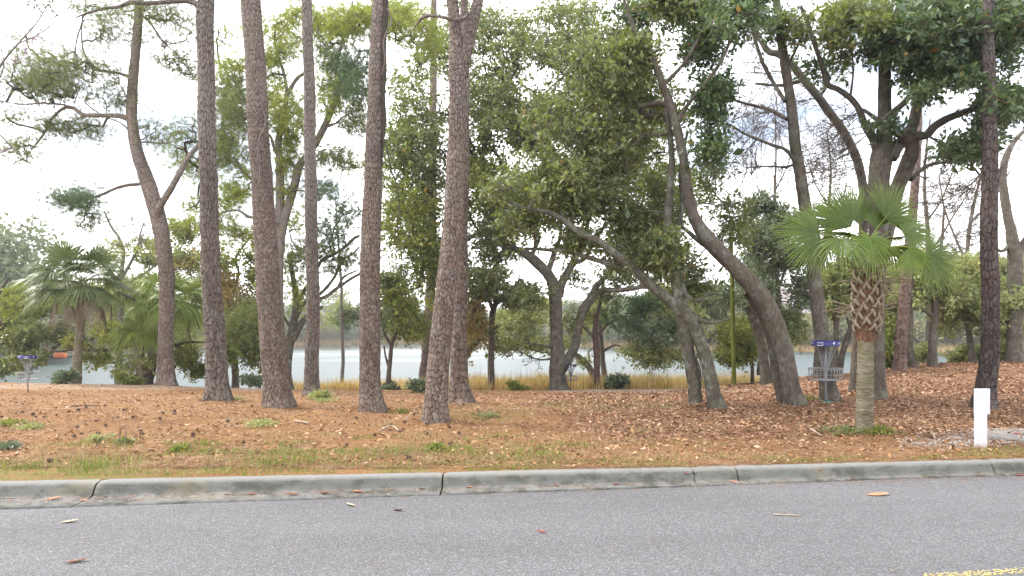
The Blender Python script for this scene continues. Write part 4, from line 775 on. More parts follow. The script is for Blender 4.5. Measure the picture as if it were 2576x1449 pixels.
tree('B3', 'oak_tree', 'old oak leaning over the water by the left palms, one limb level with the water', 'oak tree',
 [[(372, 964, 24), (378, 935, 24), (384, 910, 22), (380, 885, 20), (370, 870, 18), (350, 868, 13), (320, 870, 11), (290, 878, 10), (240, 881, 9), (190, 878, 7), (150, 884, 5), (110, 880, 3)], [(380, 890, 16), (374, 862, 12), (380, 830, 9), (400, 790, 6)], [(384, 910, 14), (350, 940, 10), (318, 966, 9), (295, 985, 7)],
  [(386, 905, 13), (420, 880, 12), (442, 868, 10), (470, 890, 7), (490, 915, 5)], [(442, 868, 8), (450, 900, 7), (440, 925, 5)], [(442, 868, 7), (480, 860, 6), (520, 862, 4)], [(240, 880, 5), (215, 860, 5), (200, 830, 4), (150, 810, 3)]],
 clouds=[(290, 850, 60, 22, 46, 0, 2), (200, 856, 40, 18, 22, 0, 1.5), (96, 900, 24, 24, 16, 0, 1, LEAF_OAK), (340, 905, 50, 26, 36, 0, 2, LEAF_PALE), (470, 900, 45, 36, 70, 0, 2), (500, 930, 40, 24, 40), (560, 900, 40, 30, 30), (300, 935, 40, 22, 22, 0, 1.5, LEAF_PALE), (340, 925, 12, 10, 5, -.5, .5, LEAF_RUST), (300, 870, 10, 8, 4, -.5, .5, LEAF_RUST), (250, 900, 40, 20, 22)],
 leaf=LEAF_BACK, twig=TWIG_DARK, cn=.75, bark=BARK_OAK_DARK, d=34, lp=dict(per=48, spread=0.23, size=.14, width=.04))
tree('B2', 'oak_tree', 'dark leafy oak at the left edge hanging low behind the number 7 basket', 'oak tree',
 [[(-70, 962, 40), (-60, 900, 36), (-30, 850, 28), (10, 810, 16), (50, 790, 9), (100, 780, 6)], [(-40, 870, 16), (20, 860, 10), (80, 875, 7), (130, 900, 4)], [(-30, 850, 12), (-10, 760, 9), (20, 700, 6)]],
 clouds=[(30, 760, 80, 50, 120, 0, 3, LEAF_BACK), (50, 840, 90, 46, 170, 0, 3), (30, 920, 60, 40, 90, 0, 2), (150, 838, 70, 26, 60, 0, 2.5), (90, 905, 30, 22, 22, 0, 1.5), (250, 905, 30, 16, 12, 0, 1, LEAF_BACK), (110, 760, 60, 50, 70, 0, 3, LEAF_BACK), (270, 840, 50, 36, 50, 1, 2, LEAF_BACK)],
 leaf=LEAF_OAK, twig=TWIG_DARK, cn=.7, bark=BARK_OAK_DARK, d=36, lp=dict(per=56, spread=0.24, size=.14, width=.042))
tree('B1', 'oak_tree', 'airy bare-topped tree behind the left palms with sparse olive leaves', 'tree',
 [[(300, 940, 18), (302, 860, 16), (306, 760, 13), (306, 690, 11), (310, 640, 9), (300, 600, 7), (280, 570, 6), (262, 530, 4)], [(306, 700, 8), (330, 660, 7), (348, 620, 6), (352, 590, 4), (362, 560, 3)], [(304, 740, 6), (280, 690, 5), (264, 650, 4)], [(306, 720, 8), (360, 690, 6), (400, 660, 5), (440, 640, 4), (470, 600, 4)]],
 clouds=[(290, 640, 60, 36, 34, 0, 2), (370, 640, 70, 40, 50, 0, 2), (450, 590, 45, 45, 50, 0, 2, LEAF_BACK), (330, 730, 70, 50, 90, 0, 3), (450, 650, 60, 36, 50, 0, 2), (470, 660, 40, 30, 30, 0, 2, LEAF_RUST), (260, 760, 60, 60, 60, 1, 3), (370, 820, 80, 50, 90, 2, 3), (480, 830, 50, 50, 60, 2, 3), (510, 700, 60, 40, 40, 1, 2)], bare=[(330, 580, 90, 60, 80, 0, 2.5)],
 leaf=LEAF_PALE, twig=TWIG_GREY, bark=BARK_PALE, d=43, lp=dict(per=46, spread=0.34, size=.17, width=.045))
tree('B1b', 'oak_tree', 'bare fine-twigged tree on the bank right of the slim grey pine', 'bare tree',
 [[(860, 962, 10), (862, 900, 9), (860, 800, 8), (858, 700, 7), (850, 600, 5), (846, 520, 3)]], bare=[(850, 520, 60, 100, 90, 0, 2), (840, 640, 50, 60, 40)], clouds=[(880, 790, 40, 50, 50, 2, 2, LEAF_GREYG), (850, 780, 40, 60, 40, 3, 3, LEAF_PALE)],
 leaf=LEAF_PALE, twig=TWIG_GREY, bark=BARK_PALE, d=46, lp=dict(per=44, spread=.4, size=.15, width=.042))
tree('B0', 'bare_tree', 'bare twiggy tree standing just outside the left edge, branches entering top left', 'bare tree',
 [[(-150, 1000, 30), (-145, 800, 26), (-120, 600, 22), (-90, 400, 16), (-60, 280, 10), (0, 168, 6), (45, 110, 4), (90, 60, 3), (120, 10, 2.2), (135, -40, 2)], [(45, 110, 3), (90, 90, 2.5), (140, 55, 2), (180, 10, 1.5)], [(-60, 280, 6), (-20, 230, 4), (10, 160, 3), (-10, 90, 2)], [(-60, 300, 5), (0, 340, 4), (60, 400, 3), (110, 430, 2)]],
 bare=[(60, 110, 80, 90, 16), (0, 350, 60, 60, 14)], clouds=[(100, 8, 30, 8, 5, 0, .4, LEAF_GREYG)], leaf=LEAF_GREYG, twig=twig_mat('purple twig', (.17, .10, .13), (.30, .2, .25)), bark=BARK_PALE, d=14, lp=dict(per=14, spread=.12, size=.07, width=.02))
# --- right bank
def rt(key, label, limbs, clouds=(), bare=(), leaf=LEAF_PALE, bark=BARK_OAK, d=None, cat='oak tree', **k):
    lp = k.pop('lp', dict(per=50, spread=0.24, size=.14, width=.04))
    return tree(key, k.pop('name', 'oak_tree'), label, cat, limbs, clouds, bare, bark, 'oak', d, leaf, k.pop('twig', TWIG_GREY), lp=lp, **k)
rt('R1', 'straight thin grey trunk on the bank just right of the numbered basket', [[(2102, 925, 16), (2103, 880, 14), (2104, 830, 13), (2104, 790, 12), (2106, 700, 9), (2112, 600, 6)], [(2104, 820, 6), (2090, 780, 5), (2080, 740, 4)]], [(2080, 760, 50, 40, 40), (2110, 700, 60, 50, 40)], [(2110, 640, 70, 80, 50)], d=27)
rt('R2', 'thin trunk leaning right beside the straight thin trunk right of the basket', [[(2113, 930, 15), (2120, 890, 14), (2132, 850, 14), (2140, 825, 12), (2150, 780, 9), (2160, 700, 6)], [(2140, 825, 6), (2128, 790, 5), (2120, 740, 3)]], [(2150, 720, 50, 50, 36)], [(2140, 650, 60, 60, 30)], d=27)
rt('R3', 'dark trunk close beside the reddish pine on the right bank', [[(2297, 925, 24), (2290, 880, 21), (2288, 800, 19), (2288, 740, 18), (2290, 660, 16), (2296, 560, 14), (2302, 470, 12), (2306, 380, 9)], [(2290, 700, 7), (2320, 680, 5), (2360, 655, 4)]], [(2300, 700, 70, 60, 50, 1, 2), (2240, 860, 30, 40, 40, .5, 1, LEAF_BACK)], [(2330, 560, 90, 90, 50)], bark=BARK_OAK_DARK, d=25.5)
rt('R4', 'slim grey tree on the right bank with one long arm reaching left', [[(2345, 918, 23), (2347, 880, 19), (2350, 840, 18), (2352, 790, 17), (2355, 740, 14), (2362, 680, 10), (2370, 600, 7), (2376, 520, 5)], [(2352, 800, 12), (2335, 786, 10), (2315, 778, 9), (2295, 776, 7), (2270, 770, 5)], [(2332, 783, 5), (2331, 740, 4), (2326, 700, 4), (2322, 660, 3)]],
   [(2360, 690, 60, 50, 80, 1, 2), (2320, 730, 50, 40, 50, 1, 2), (2400, 740, 50, 50, 80, 1, 2)], [(2380, 560, 80, 90, 50)], d=26)
rt('R5', 'crooked small oak on the right bank left of the dark pine', [[(2449, 914, 18), (2445, 880, 15), (2438, 840, 13), (2434, 810, 12), (2415, 770, 9), (2403, 760, 7), (2400, 742, 4)], [(2438, 830, 9), (2425, 806, 8), (2400, 792, 6), (2380, 770, 5), (2368, 750, 3)], [(2440, 830, 6), (2455, 800, 5), (2462, 780, 3)]],
   [(2420, 740, 60, 45, 100, 1, 2), (2450, 680, 50, 50, 70, 1, 2), (2370, 810, 40, 36, 34, 1, 2), (2440, 790, 40, 30, 30)], d=27)
rt('R6', 'sturdy pale trunk at the right edge, its limbs bare above', [[(2553, 912, 42), (2551, 870, 36), (2552, 800, 34), (2553, 730, 33), (2556, 670, 34), (2550, 620, 30), (2540, 560, 22), (2530, 500, 20), (2524, 450, 18), (2530, 400, 16), (2548, 360, 12), (2575, 330, 9), (2600, 310, 6)], [(2558, 650, 20), (2575, 610, 18), (2600, 580, 14)], [(2530, 480, 10), (2512, 440, 9), (2500, 400, 7), (2470, 370, 5)], [(2545, 610, 10), (2525, 630, 9), (2510, 628, 7), (2495, 600, 5)]],
   [(2560, 740, 60, 60, 70, 1, 2), (2520, 800, 50, 50, 50, 1, 2)], [(2520, 380, 80, 110, 90), (2470, 560, 70, 90, 50), (2540, 520, 60, 80, 40)], bark=BARK_OAK, d=25.5, tipr=.008)
rt('R7', 'thin bare tree behind the palm fronds on the right, twigs filling the sky', [[(2336, 900, 13), (2337, 760, 12), (2335, 640, 11), (2330, 540, 9), (2326, 460, 7), (2330, 380, 5), (2340, 300, 3)], [(2336, 640, 6), (2370, 590, 5), (2400, 540, 4), (2440, 480, 3)], [(2330, 560, 5), (2370, 500, 4), (2400, 420, 3)], [(2337, 700, 5), (2400, 640, 4), (2460, 610, 3)]],
   (), [(2380, 480, 90, 120, 150, 0, 3), (2420, 600, 90, 70, 80, 0, 2), (2320, 420, 60, 90, 60)], bark=BARK_OAK, d=33, tipr=.0065, bn=1.1, jit=.05, cat='bare tree', name='bare_tree')
rt('R8', 'thin bare tree seen against the sky between the tall slim oak and the leaning oak', [[(1942, 930, 8), (1944, 700, 8), (1946, 560, 7), (1950, 470, 6), (1952, 380, 4), (1950, 280, 3)], [(1947, 560, 4), (1920, 500, 3), (1890, 440, 2)], [(1950, 480, 4), (1980, 420, 3), (2000, 350, 2)]], (), [(1940, 400, 90, 130, 150, 0, 3), (1890, 300, 60, 90, 50, 0, 2)], bark=BARK_OAK, d=36, tipr=.0065, bn=1.1, jit=.05, cat='bare tree', name='bare_tree')
rt('R9', 'leafy pale green tree behind the palm trunk at the right', [[(2235, 905, 16), (2232, 860, 14), (2225, 800, 12), (2222, 720, 9)]], [(2230, 830, 50, 60, 130, 0, 2.5, LEAF_BACK), (2260, 740, 60, 50, 90, 0, 2.5), (2140, 760, 50, 50, 50, 2, 2), (2200, 700, 60, 50, 50, 0, 2)], d=36, lp=dict(per=60, spread=0.29, size=.17, width=.048))
rt('R10', 'broad pale green oak beyond the crooked small oak, right of the dark pine', [[(2510, 905, 18), (2512, 860, 15), (2516, 790, 12), (2520, 720, 8)]], [(2510, 760, 70, 60, 150, 0, 3), (2450, 700, 70, 60, 130, 0, 3), (2390, 680, 60, 50, 100, 0, 3), (2570, 690, 50, 70, 90, 0, 3), (2500, 680, 80, 40, 80), (2310, 660, 70, 40, 60, 0, 2.5), (2570, 820, 40, 50, 50)], d=42, lp=dict(per=50, spread=0.34, size=.17, width=.048))
rt('R11', 'bare tree with long rising limbs between the dark pine and the sturdy pale trunk', [[(2440, 925, 14), (2438, 800, 12), (2430, 680, 10), (2440, 560, 9), (2462, 460, 6), (2480, 380, 4)], [(2432, 660, 7), (2400, 590, 5), (2375, 520, 4), (2362, 440, 3)], [(2440, 560, 6), (2500, 500, 4), (2540, 430, 3)]], (), [(2440, 500, 100, 110, 90, 0, 3), (2520, 420, 60, 100, 40, 0, 2)], bark=BARK_OAK, d=38, tipr=.0065, bn=1.1, cat='bare tree', name='bare_tree')
rt('R12', 'bare tree rising between the tall slim oak and the pale sweeping oak', [[(2052, 930, 12), (2060, 800, 11), (2072, 640, 9), (2084, 520, 7), (2090, 420, 5), (2080, 330, 3)], [(2074, 620, 5), (2110, 540, 4), (2130, 460, 3)], [(2084, 520, 4), (2050, 460, 3), (2030, 400, 2)]], (), [(2085, 450, 80, 110, 80, 0, 3)], bark=BARK_OAK, d=34, tipr=.0065, bn=1.1, cat='bare tree', name='bare_tree')
# shrubs on the bank
def shrub(label, u, v, ru, rv, n, mat, d, per=60, size=.13, spread=.2, group='shrubs along the river bank'):
    o = P(u, v, d); z = float(ground_z(o[0], o[1])); T = ell(d, u, v-rv*.8, ru, rv, n, 0, ru/F*d*.8); T[:, 2] = np.maximum(T[:, 2], z+.08)
    r_ = thing('shrub', (o[0], o[1], z), label, 'shrub', group); base = np.array([[o[0]+a, o[1]+b, z-.03] for a, b in ((0, 0), (.2, .1), (-.2, .05), (.1, -.2))])
    paths, _, _ = grow(base, None, T, step=.15, tipr=.005)
    link('stems', make_mesh('stems', [tube(p, 3) for p in paths], TWIG_OAK, True, None, (o[0], o[1], z)), r_, kind='stuff')
    link('foliage', make_mesh('foliage', list(sprays(T, per, spread*.8, size, size*.27))[:1], mat, False, None, (o[0], o[1], z)), r_, kind='stuff')
for a in [('rounded green shrub below the crooked small oak on the right bank', 2425, 916, 46, 26, 90, LEAF_PALE, 29), ('green shrub between the dark pine and the pale trunk at the right edge', 2515, 912, 28, 28, 46, LEAF_BACK, 28),
          ('green shrub left of the reddish pine on the right bank', 2242, 930, 30, 40, 44, LEAF_BACK, 27), ('low dark green shrub in the marsh grass right of the short reddish pine', 1548, 968, 30, 14, 40, LEAF_GREYG, 37.5),
          ('small bright shrub at the foot of the small dark-stemmed oak', 1296, 982, 16, 9, 16, LEAF_BACK, 36), ('low shrub at the foot of the left palm', 160, 960, 24, 12, 20, LEAF_GREYG, 30), ('low shrub on the bank between the left palms and the bent pine', 330, 962, 30, 10, 20, LEAF_BACK, 31),
          ('low leafy shrub at the foot of the slim grey pine', 806, 1000, 22, 7, 8, LEAF_PALE, 19), ('low shrub at the bank between the thickest pine and the first straight pine', 640, 968, 30, 9, 20, LEAF_GREYG, 31), ('ivy-like shrub at the foot of the slender young oak', 980, 980, 22, 8, 16, LEAF_GREYG, 33),
          ('low green shrub at the foot of the reddish far pine', 1050, 974, 26, 8, 16, LEAF_GREYG, 27.5), ('thin shrub behind the slim grey tree on the right bank', 2315, 915, 26, 30, 26, LEAF_PALE, 30)]: shrub(*a, spread=.16 if a[7] < 25 else .2, size=.09 if a[7] < 25 else .13)

# --- far bank: individual trees, copies of a few kinds
def far_tree(kind, h, w, mat, seed):
    g = np.random.default_rng(seed); root = thing('far_tree', (0, 0, 0), 'distant tree', 'tree', 'trees on the far bank')
    n = 150; q = g.normal(size=(n, 3)); q /= np.linalg.norm(q, axis=1)[:, None]; q *= g.random((n, 1))**.33
    C = q*np.array([w/2, w/2, h*.42]); C[:, 2] += h*.56; C[:, :2] *= (1.15-.45*np.abs((C[:, 2:3]/h)-.35))
    C = C+(g.random((n, 1))-.5)*w*.12
    link('trunk', make_mesh('trunk', [tube(resample([(0, 0, -.5, h*.018), (.2, 0, h*.3, h*.014), (0, .1, h*.75, h*.005)], h*.1), 6)], BARK_PALE, True), root)
    if kind == 'bare':
        paths, _, _ = grow(np.column_stack([np.zeros(8), np.zeros(8), np.linspace(h*.2, h*.7, 8)]), None, C, step=h*.06, tipr=.035, rmax=.2)
        link('twigs', make_mesh('twigs', [tube(p, 3) for p in paths], TWIG_GREY, True), root, kind='stuff')
    else: link('crown', make_mesh('crown', [leaves(C, 26, w*.075, .62, .22, up=.4)], mat), root, kind='stuff')
    return root
protos = [far_tree('leafy', 11, 10, LEAF_HAZED, 1), far_tree('leafy', 14, 11, LEAF_HAZED, 2), far_tree('leafy', 9, 11, LEAF_HAZED2, 3), far_tree('bare', 10, 8, None, 4), far_tree('leafy', 17, 10, LEAF_HAZED, 5), far_tree('leafy', 6, 9, LEAF_HAZED2, 6)]
kinds = ['rounded grey-green', 'tall grey-green', 'low olive', 'bare twiggy grey', 'tallest bushy grey-green', 'low shrubby olive']
used = set(); g = np.random.default_rng(5); spots = []
for s_ in np.arange(-.95, .97, .025):
    for row in range(3):
        s = s_+g.uniform(-.012, .012); y = float(shore(s))+ (3, 14, 30)[row]+g.uniform(-2, 5); spots.append((s, y, row))
for s, y, row in spots:
    k = int(g.choice([5, 2, 3, 0] if row == 0 else [0, 1, 2, 3, 1] if row == 1 else [1, 4, 0, 1]))
    if s > .33 and row == 2: k = 2 if g.random() < .5 else 0
    u = U0+s*F
    if row > 0 and any(abs(u-hu) < 60 for hu in (2010, 2130, 2490)) and y < 178: k = 3 if g.random() < .5 else 5
    x = s*y; z = float(ground_z(x, y, False)); sc = g.uniform(.75, 1.15)
    side = 'left' if u < 870 else 'middle' if u < 1700 else 'right'; where = ('at the water', 'second row', 'at the back')[row]
    o = protos[k] if k not in used else copy_tree(protos[k]); used.add(k)
    o.location = (x, y, z-.3); o.scale = (sc*g.uniform(.9, 1.15), sc, sc); o.rotation_euler.z = g.uniform(0, 6.28)
    o['label'] = f'{kinds[k]} tree across the river, {where}, {side} of the picture'; o['group'] = f'{kinds[k]} far-bank trees {where}, {side}'
# the wooded point at the left, nearer and higher
for n_, (u, d, sc, k) in enumerate([(-60, 95, 1.25, 4), (20, 100, 1.15, 1), (62, 92, 1.12, 4), (95, 104, .95, 1), (-10, 84, .9, 0), (130, 110, .7, 1), (50, 82, .75, 0), (-120, 90, 1.2, 4), (165, 112, .55, 2)]):
    o = copy_tree(protos[k]); o.location = ((u-U0)/F*d, d, -1.6); o.scale = (sc, sc, sc); o.rotation_euler.z = n_*1.3
    o['label'] = ('tall bushy tree of the wooded point, cut by the left edge', 'tall green tree on the wooded point, just inside the left edge', 'rounded bushy treetop of the wooded point left of the left palm', 'grey-green tree of the wooded point ending against open sky', 'low grey-green tree of the wooded point, at the left edge',
      'small tree stepping down from the wooded point behind the left palm', 'low bushy tree in front of the rounded treetop on the wooded point', 'bushy tree of the wooded point outside the left edge', 'lowest olive tree at the tip of the wooded point')[n_]; o['group'] = 'trees of the wooded point on the left'
# ================================================================== THINGS
def simple(name, col, rough=.6, spec=.4, metal=0, var=.12, scale=8):
    m = M(name); c = m.mix(1.0, col, m.ramp(m.noise(scale, 4), [(.3, 1-var), (.7, 1+var)]), 'MULTIPLY'); m.base(c, rough, spec); m.b.inputs['Metallic'].default_value = metal; return m.m
GALV = simple('galvanised steel', (.30, .31, .32), .45, .5, .4); BAND = simple('dark blue band', (.016, .012, .13), .45, .5); WHITE_INK = simple('white lettering', (.8, .8, .82), .6, .3, var=.03)
GREENB = simple('green painted steel', (.035, .12, .085), .5); NAVY = simple('navy band', (.012, .012, .05), .5); DKSTEEL = simple('weathered steel', (.16, .16, .18), .5, .5, .5)
def circ(r, z, t, n=40, wob=0): a = np.linspace(0, 2*np.pi, n+1); return np.column_stack([r*np.cos(a), r*np.sin(a), np.full(n+1, z), np.full(n+1, t)])
def text_mesh(s, size, mat, shear=0):
    cu = bpy.data.curves.new('lettering', 'FONT'); cu.body = s; cu.size = size; cu.align_x = 'CENTER'; cu.align_y = 'CENTER'; cu.extrude = .001; cu.resolution_u = 3; cu.shear = shear; cu.offset = size*.02
    o = bpy.data.objects.new('tmp', cu); COL.objects.link(o); me = bpy.data.meshes.new_from_object(o.evaluated_get(bpy.context.evaluated_depsgraph_get())); bpy.data.objects.remove(o); me.materials.clear(); me.materials.append(mat); return me
def wrap(me, r, ang, z):
    """bend a flat text mesh (x right, y up) round a vertical band, facing the road"""
    for v in me.vertices:
        a = ang+v.co.x/r; v.co = (r*math.sin(a)*(1+0*v.co.z), -(r+v.co.z)*math.cos(a), z+v.co.y)
    return me
def basket(u, v, label, number, band, steel, base_mat, logo_a=-.25, num_a=.55, d=None, hgt=1.34, chain=None):
    d = d or hit(u, v); o = P(u, v, d); z = float(ground_z(o[0], o[1])); zt = EYE-(v-V0)/F*d
    o[2] = z-.0; rot = math.atan2(-o[0], o[1])
    far_ = d > 30; t = thing('disc_golf_basket', tuple(o), label, 'disc golf basket', 'disc golf baskets in the park', rot)
    link('pole', make_mesh('pole', [capped([(0, 0, -.1, .022), (0, 0, .6, .022), (0, 0, hgt-.02, .022)], 12)], steel, True), t)
    if base_mat:
        link('base_plate', make_mesh('base_plate', [capped([(0, 0, .0, .125), (0, 0, .035, .13)], 28), capped([(0, 0, .035, .04), (0, 0, .07, .035)], 14)], base_mat, False), t)
    b = link('band', make_mesh('band', [tube([(0, 0, hgt-.112, .290), (0, 0, hgt, .290), (0, 0, hgt, .284), (0, 0, hgt-.112, .284), (0, 0, hgt-.112, .290)], 56)], band, True), t)
    link('number', wrap(text_mesh(number, .085, WHITE_INK), .2915, num_a, hgt-.056), b)
    link('logo', wrap(text_mesh('INNOVA', .034, WHITE_INK, .3), .2915, logo_a, hgt-.046), b)
    sw = []
    for k in range(17):
        a = k/16*math.pi; sw.append((-.078*math.cos(a), -.046-.022*math.sin(a)-.001+.0, .0, .006*math.sin(a)+.0015))
    V = []
    for (x, y, _, w) in sw: V += [(x, y+w, 0), (x, y-w, 0)]
    V += [(-x, .058-abs(y+.046)*.0+.0*w, 0) for (x, y, _, w) in sw[:0]]
    Fq = [(2*i, 2*i+1, 2*i+3, 2*i+2) for i in range(16)]; me = make_mesh('logo_swoosh', [(np.array(V)+[0, .024, 0], np.array(Fq))], WHITE_INK); link('logo_swoosh', wrap(me, .2915, logo_a, hgt-.056), b)
    for a in (-1.25, 1.2): link('logo', wrap(text_mesh('INNOVA', .03, WHITE_INK, .3), .2915, a, hgt-.056), b)
    link('chain_rim', make_mesh('chain_rim', [tube(circ(.262, hgt-.10, .006), 6)]+[tube([(0, 0, hgt-.03, .006), (.28*math.cos(a), .28*math.sin(a), hgt-.02, .006)], 5) for a in np.arange(6)/6*6.283], steel, True), t)
    for k in range(18):
        a = k/18*6.283+.1; r0 = .255 if k % 2 else .15; pts = []
        for q in np.linspace(0, 1, 40): pts.append((1, q))
        P_ = []
        for i, (_, q) in enumerate(pts):
            r_ = r0*(1-q)**1.0*(1-.25*math.sin(q*math.pi))+.028; zz = hgt-.10-(hgt-.10-.66)*q; P_.append((r_*math.cos(a), r_*math.sin(a), zz, .0062 if i % 2 or far_ else .0035))
        link('chain', make_mesh('chain', [tube(P_, 4)], chain or steel), t)
    zb, zt_ = .50, .745; wires = [tube(circ(.345, zt_, .008), 6), tube(circ(.345, zt_-.035, .005), 6), tube(circ(.335, .60, .004), 5), tube(circ(.315, zb, .007), 6), tube(circ(.16, zb-.005, .005), 5), tube(circ(.23, zb-.003, .004), 5)]
    for k in range(30):
        a = k/30*6.283; ca, sa = math.cos(a), math.sin(a); wires.append(tube([(.345*ca, .345*sa, zt_, .0042), (.34*ca, .34*sa, .62, .0042), (.315*ca, .315*sa, zb, .0042), (.1*ca, .1*sa, zb-.01, .0042)], 4))
    link('tray', make_mesh('tray', wires, steel, True), t)
    link('hub', make_mesh('hub', [capped([(0, 0, zb-.05, .03), (0, 0, zb-.03, .075), (0, 0, zb+.0, .08)], 14)], steel), t)
    return t
basket(2077, 1013, 'disc golf basket marked 4 with green foot, before the tall slim oak', '4', BAND, GALV, GREENB, -.38, .58)
basket(70, 991, 'disc golf basket marked 7 with a blue band at the left edge of the bank', '7', BAND, GALV, None, -.18, .62, d=24.4)
basket(1436, 981, 'far small disc golf basket with a navy band in front of the marsh grass', '8', NAVY, DKSTEEL, None, .25, -.25)

# mossy pole
m = M('mossy green pole'); m.base(m.ramp(m.noise(5, 5, .65, m.co((1, 1, .3))), [(.3, (.055, .062, .012)), (.55, (.10, .112, .022)), (.8, (.16, .165, .05))]), .9, .1); m.bump(m.noise(60, 3), .4, .01)
d = 26.; o = P(1847, 980, d); z = float(ground_z(o[0], o[1])); t = thing('mossy_pole', (o[0], o[1], z), 'thin moss-green wooden pole standing between the leaning oaks', 'pole')
top = P(1838, 548, d); tx = top[0]-o[0]; link('post', make_mesh('post', [capped(resample([(0, 0, -.2, .085), (tx*.3, 0, (top[2]-z)*.3, .08), (tx*.7, 0, (top[2]-z)*.7, .075), (tx, 0, top[2]-z, .068)], .3, .05), 14)], m.m, True), t)
link('cap', make_mesh('cap', [capped([(tx, 0, top[2]-z, .072), (tx, 0, top[2]-z+.03, .05)], 14)], m.m), t)

# white post by the drive
import bmesh
m = M('white painted wood'); c = m.ramp(m.noise(12, 5), [(.3, (.50, .50, .53)), (.7, (.56, .56, .585))]); pz = m.n('ShaderNodeSeparateXYZ'); c = m.mix(m.ramp(m.noise(40, 5, .7), [(.60, 0.), (.72, .25)]), c, (.30, .27, .24)); m.l(m.tc.outputs['Object'], pz.inputs[0]); c = m.mix(m.ramp(m.math('ADD', pz.outputs[2], m.math('MULTIPLY', m.noise(25, 4), .12)), [(.05, .6), (.14, 0.)]), c, (.24, .15, .10)); m.base(c, .55, .4); WP = m.m
d = 8.98; o = P(2467, 1127, d); z = float(ground_z(o[0], o[1])); t = thing('white_post', (o[0], o[1], z), 'square white painted post with a slanted head standing behind the kerb on the right', 'post', rz=-R(36))
def prism(s0, s1, t0, t1, z0, z1, cut):
    bm = bmesh.new(); V, Fq = box(s0, s1, t0, t1, z0, z1); vs = [bm.verts.new(v) for v in V]
    for f in Fq: bm.faces.new([vs[i] for i in f])
    bmesh.ops.recalc_face_normals(bm, faces=bm.faces)
    if cut:
        g_ = bm.verts[:]+bm.edges[:]+bm.faces[:]; r_ = bmesh.ops.bisect_plane(bm, geom=g_, plane_co=(s0, t0+(t1-t0)*.45, z1), plane_no=cut, clear_outer=True)
        ed = [e for e in r_['geom_cut'] if isinstance(e, bmesh.types.BMEdge)]; bmesh.ops.contextual_create(bm, geom=ed)
    bmesh.ops.bevel(bm, geom=bm.edges[:], offset=.003, segments=2, affect='EDGES', clamp_overlap=True)
    me = bpy.data.meshes.new('board'); bm.to_mesh(me); bm.free(); me.materials.append(WP); return me
s = .142
link('shaft', prism(-s/2, s/2, -s/2, s/2, -.06, .50, None), t)
link('head', prism(-s/2-.002, s/2+.030, -s/2-.002, s/2+.002, .44, .765, (-.55, .75, .55)), t)

# concrete slab, gravel, drive edge
m = M('pale concrete'); m.base(m.ramp(m.noise(6, 6, .65), [(.3, (.22, .215, .20)), (.7, (.30, .295, .275))]), .9, .2); m.bump(m.noise(80, 3), .3, .005)
pts = [P(2442, 1083, 10.45), P(2700, 1083, 10.45), P(2700, 1124, 9.0), P(2576, 1114, 9.25), P(2442, 1096, 9.9)]; V = []
for p in pts: V += [(p[0], p[1], .205), (p[0], p[1], .0)]
Fq = [(2*i, 2*i+1, (2*i+3) % 10, (2*i+2) % 10) for i in range(5)]
me = make_mesh('slab', [(np.array(V), np.array(Fq)), (np.array(V)[::2], np.array([(0, 1, 2, 3, 4)]))], m.m)
tag(link('concrete_slab', me), 'low pale concrete slab behind the white post', 'slab')
def pebbles(xy, z, r):
    b = np.array([(1, 0, 0), (.3, .9, .1), (-.8, .5, 0), (-.7, -.6, .1), (.4, -.9, 0), (0, 0, .75)]); f = np.array([(0, 1, 5), (1, 2, 5), (2, 3, 5), (3, 4, 5), (4, 0, 5)])
    n = len(xy); a = rng.random(n)*6.28; ca, sa = np.cos(a)[:, None], np.sin(a)[:, None]
    V = np.stack([(b[None, :, 0]*ca-b[None, :, 1]*sa)*r[:, None]+xy[:, :1], (b[None, :, 0]*sa+b[None, :, 1]*ca)*r[:, None]+xy[:, 1:2], b[None, :, 2]*r[:, None]+z[:, None]], -1)
    return V.reshape(-1, 3), (f[None]+np.arange(n)[:, None, None]*6).reshape(-1, 3)
m = M('grey gravel'); m.base(m.ramp(m.island(), [(0, (.20, .185, .175)), (.6, (.32, .30, .285)), (1, (.50, .48, .47))]), .9, .2)
uv = np.column_stack([rng.uniform(2260, 2580, 1700), rng.normal(1104, 9, 1700)]); uv[:, 1] += (2400-uv[:, 0])*.02
q = np.column_stack([(uv[:, 0]-U0)/F*(1.47*F/(uv[:, 1]-V0)), 1.47*F/(uv[:, 1]-V0)]); keep = (rng.random(len(q)) < np.clip((uv[:, 0]-2180)/220, .1, 1)) & (fbm(q[:, 0]*4, q[:, 1]*4, 50) > .36); q = q[keep]
tag(link('gravel', make_mesh('gravel', [pebbles(q, ground_z(q[:, 0], q[:, 1])+.004, rng.uniform(.006, .02, len(q)))], m.m), kind='stuff'), 'loose grey gravel between the palm and the white post')

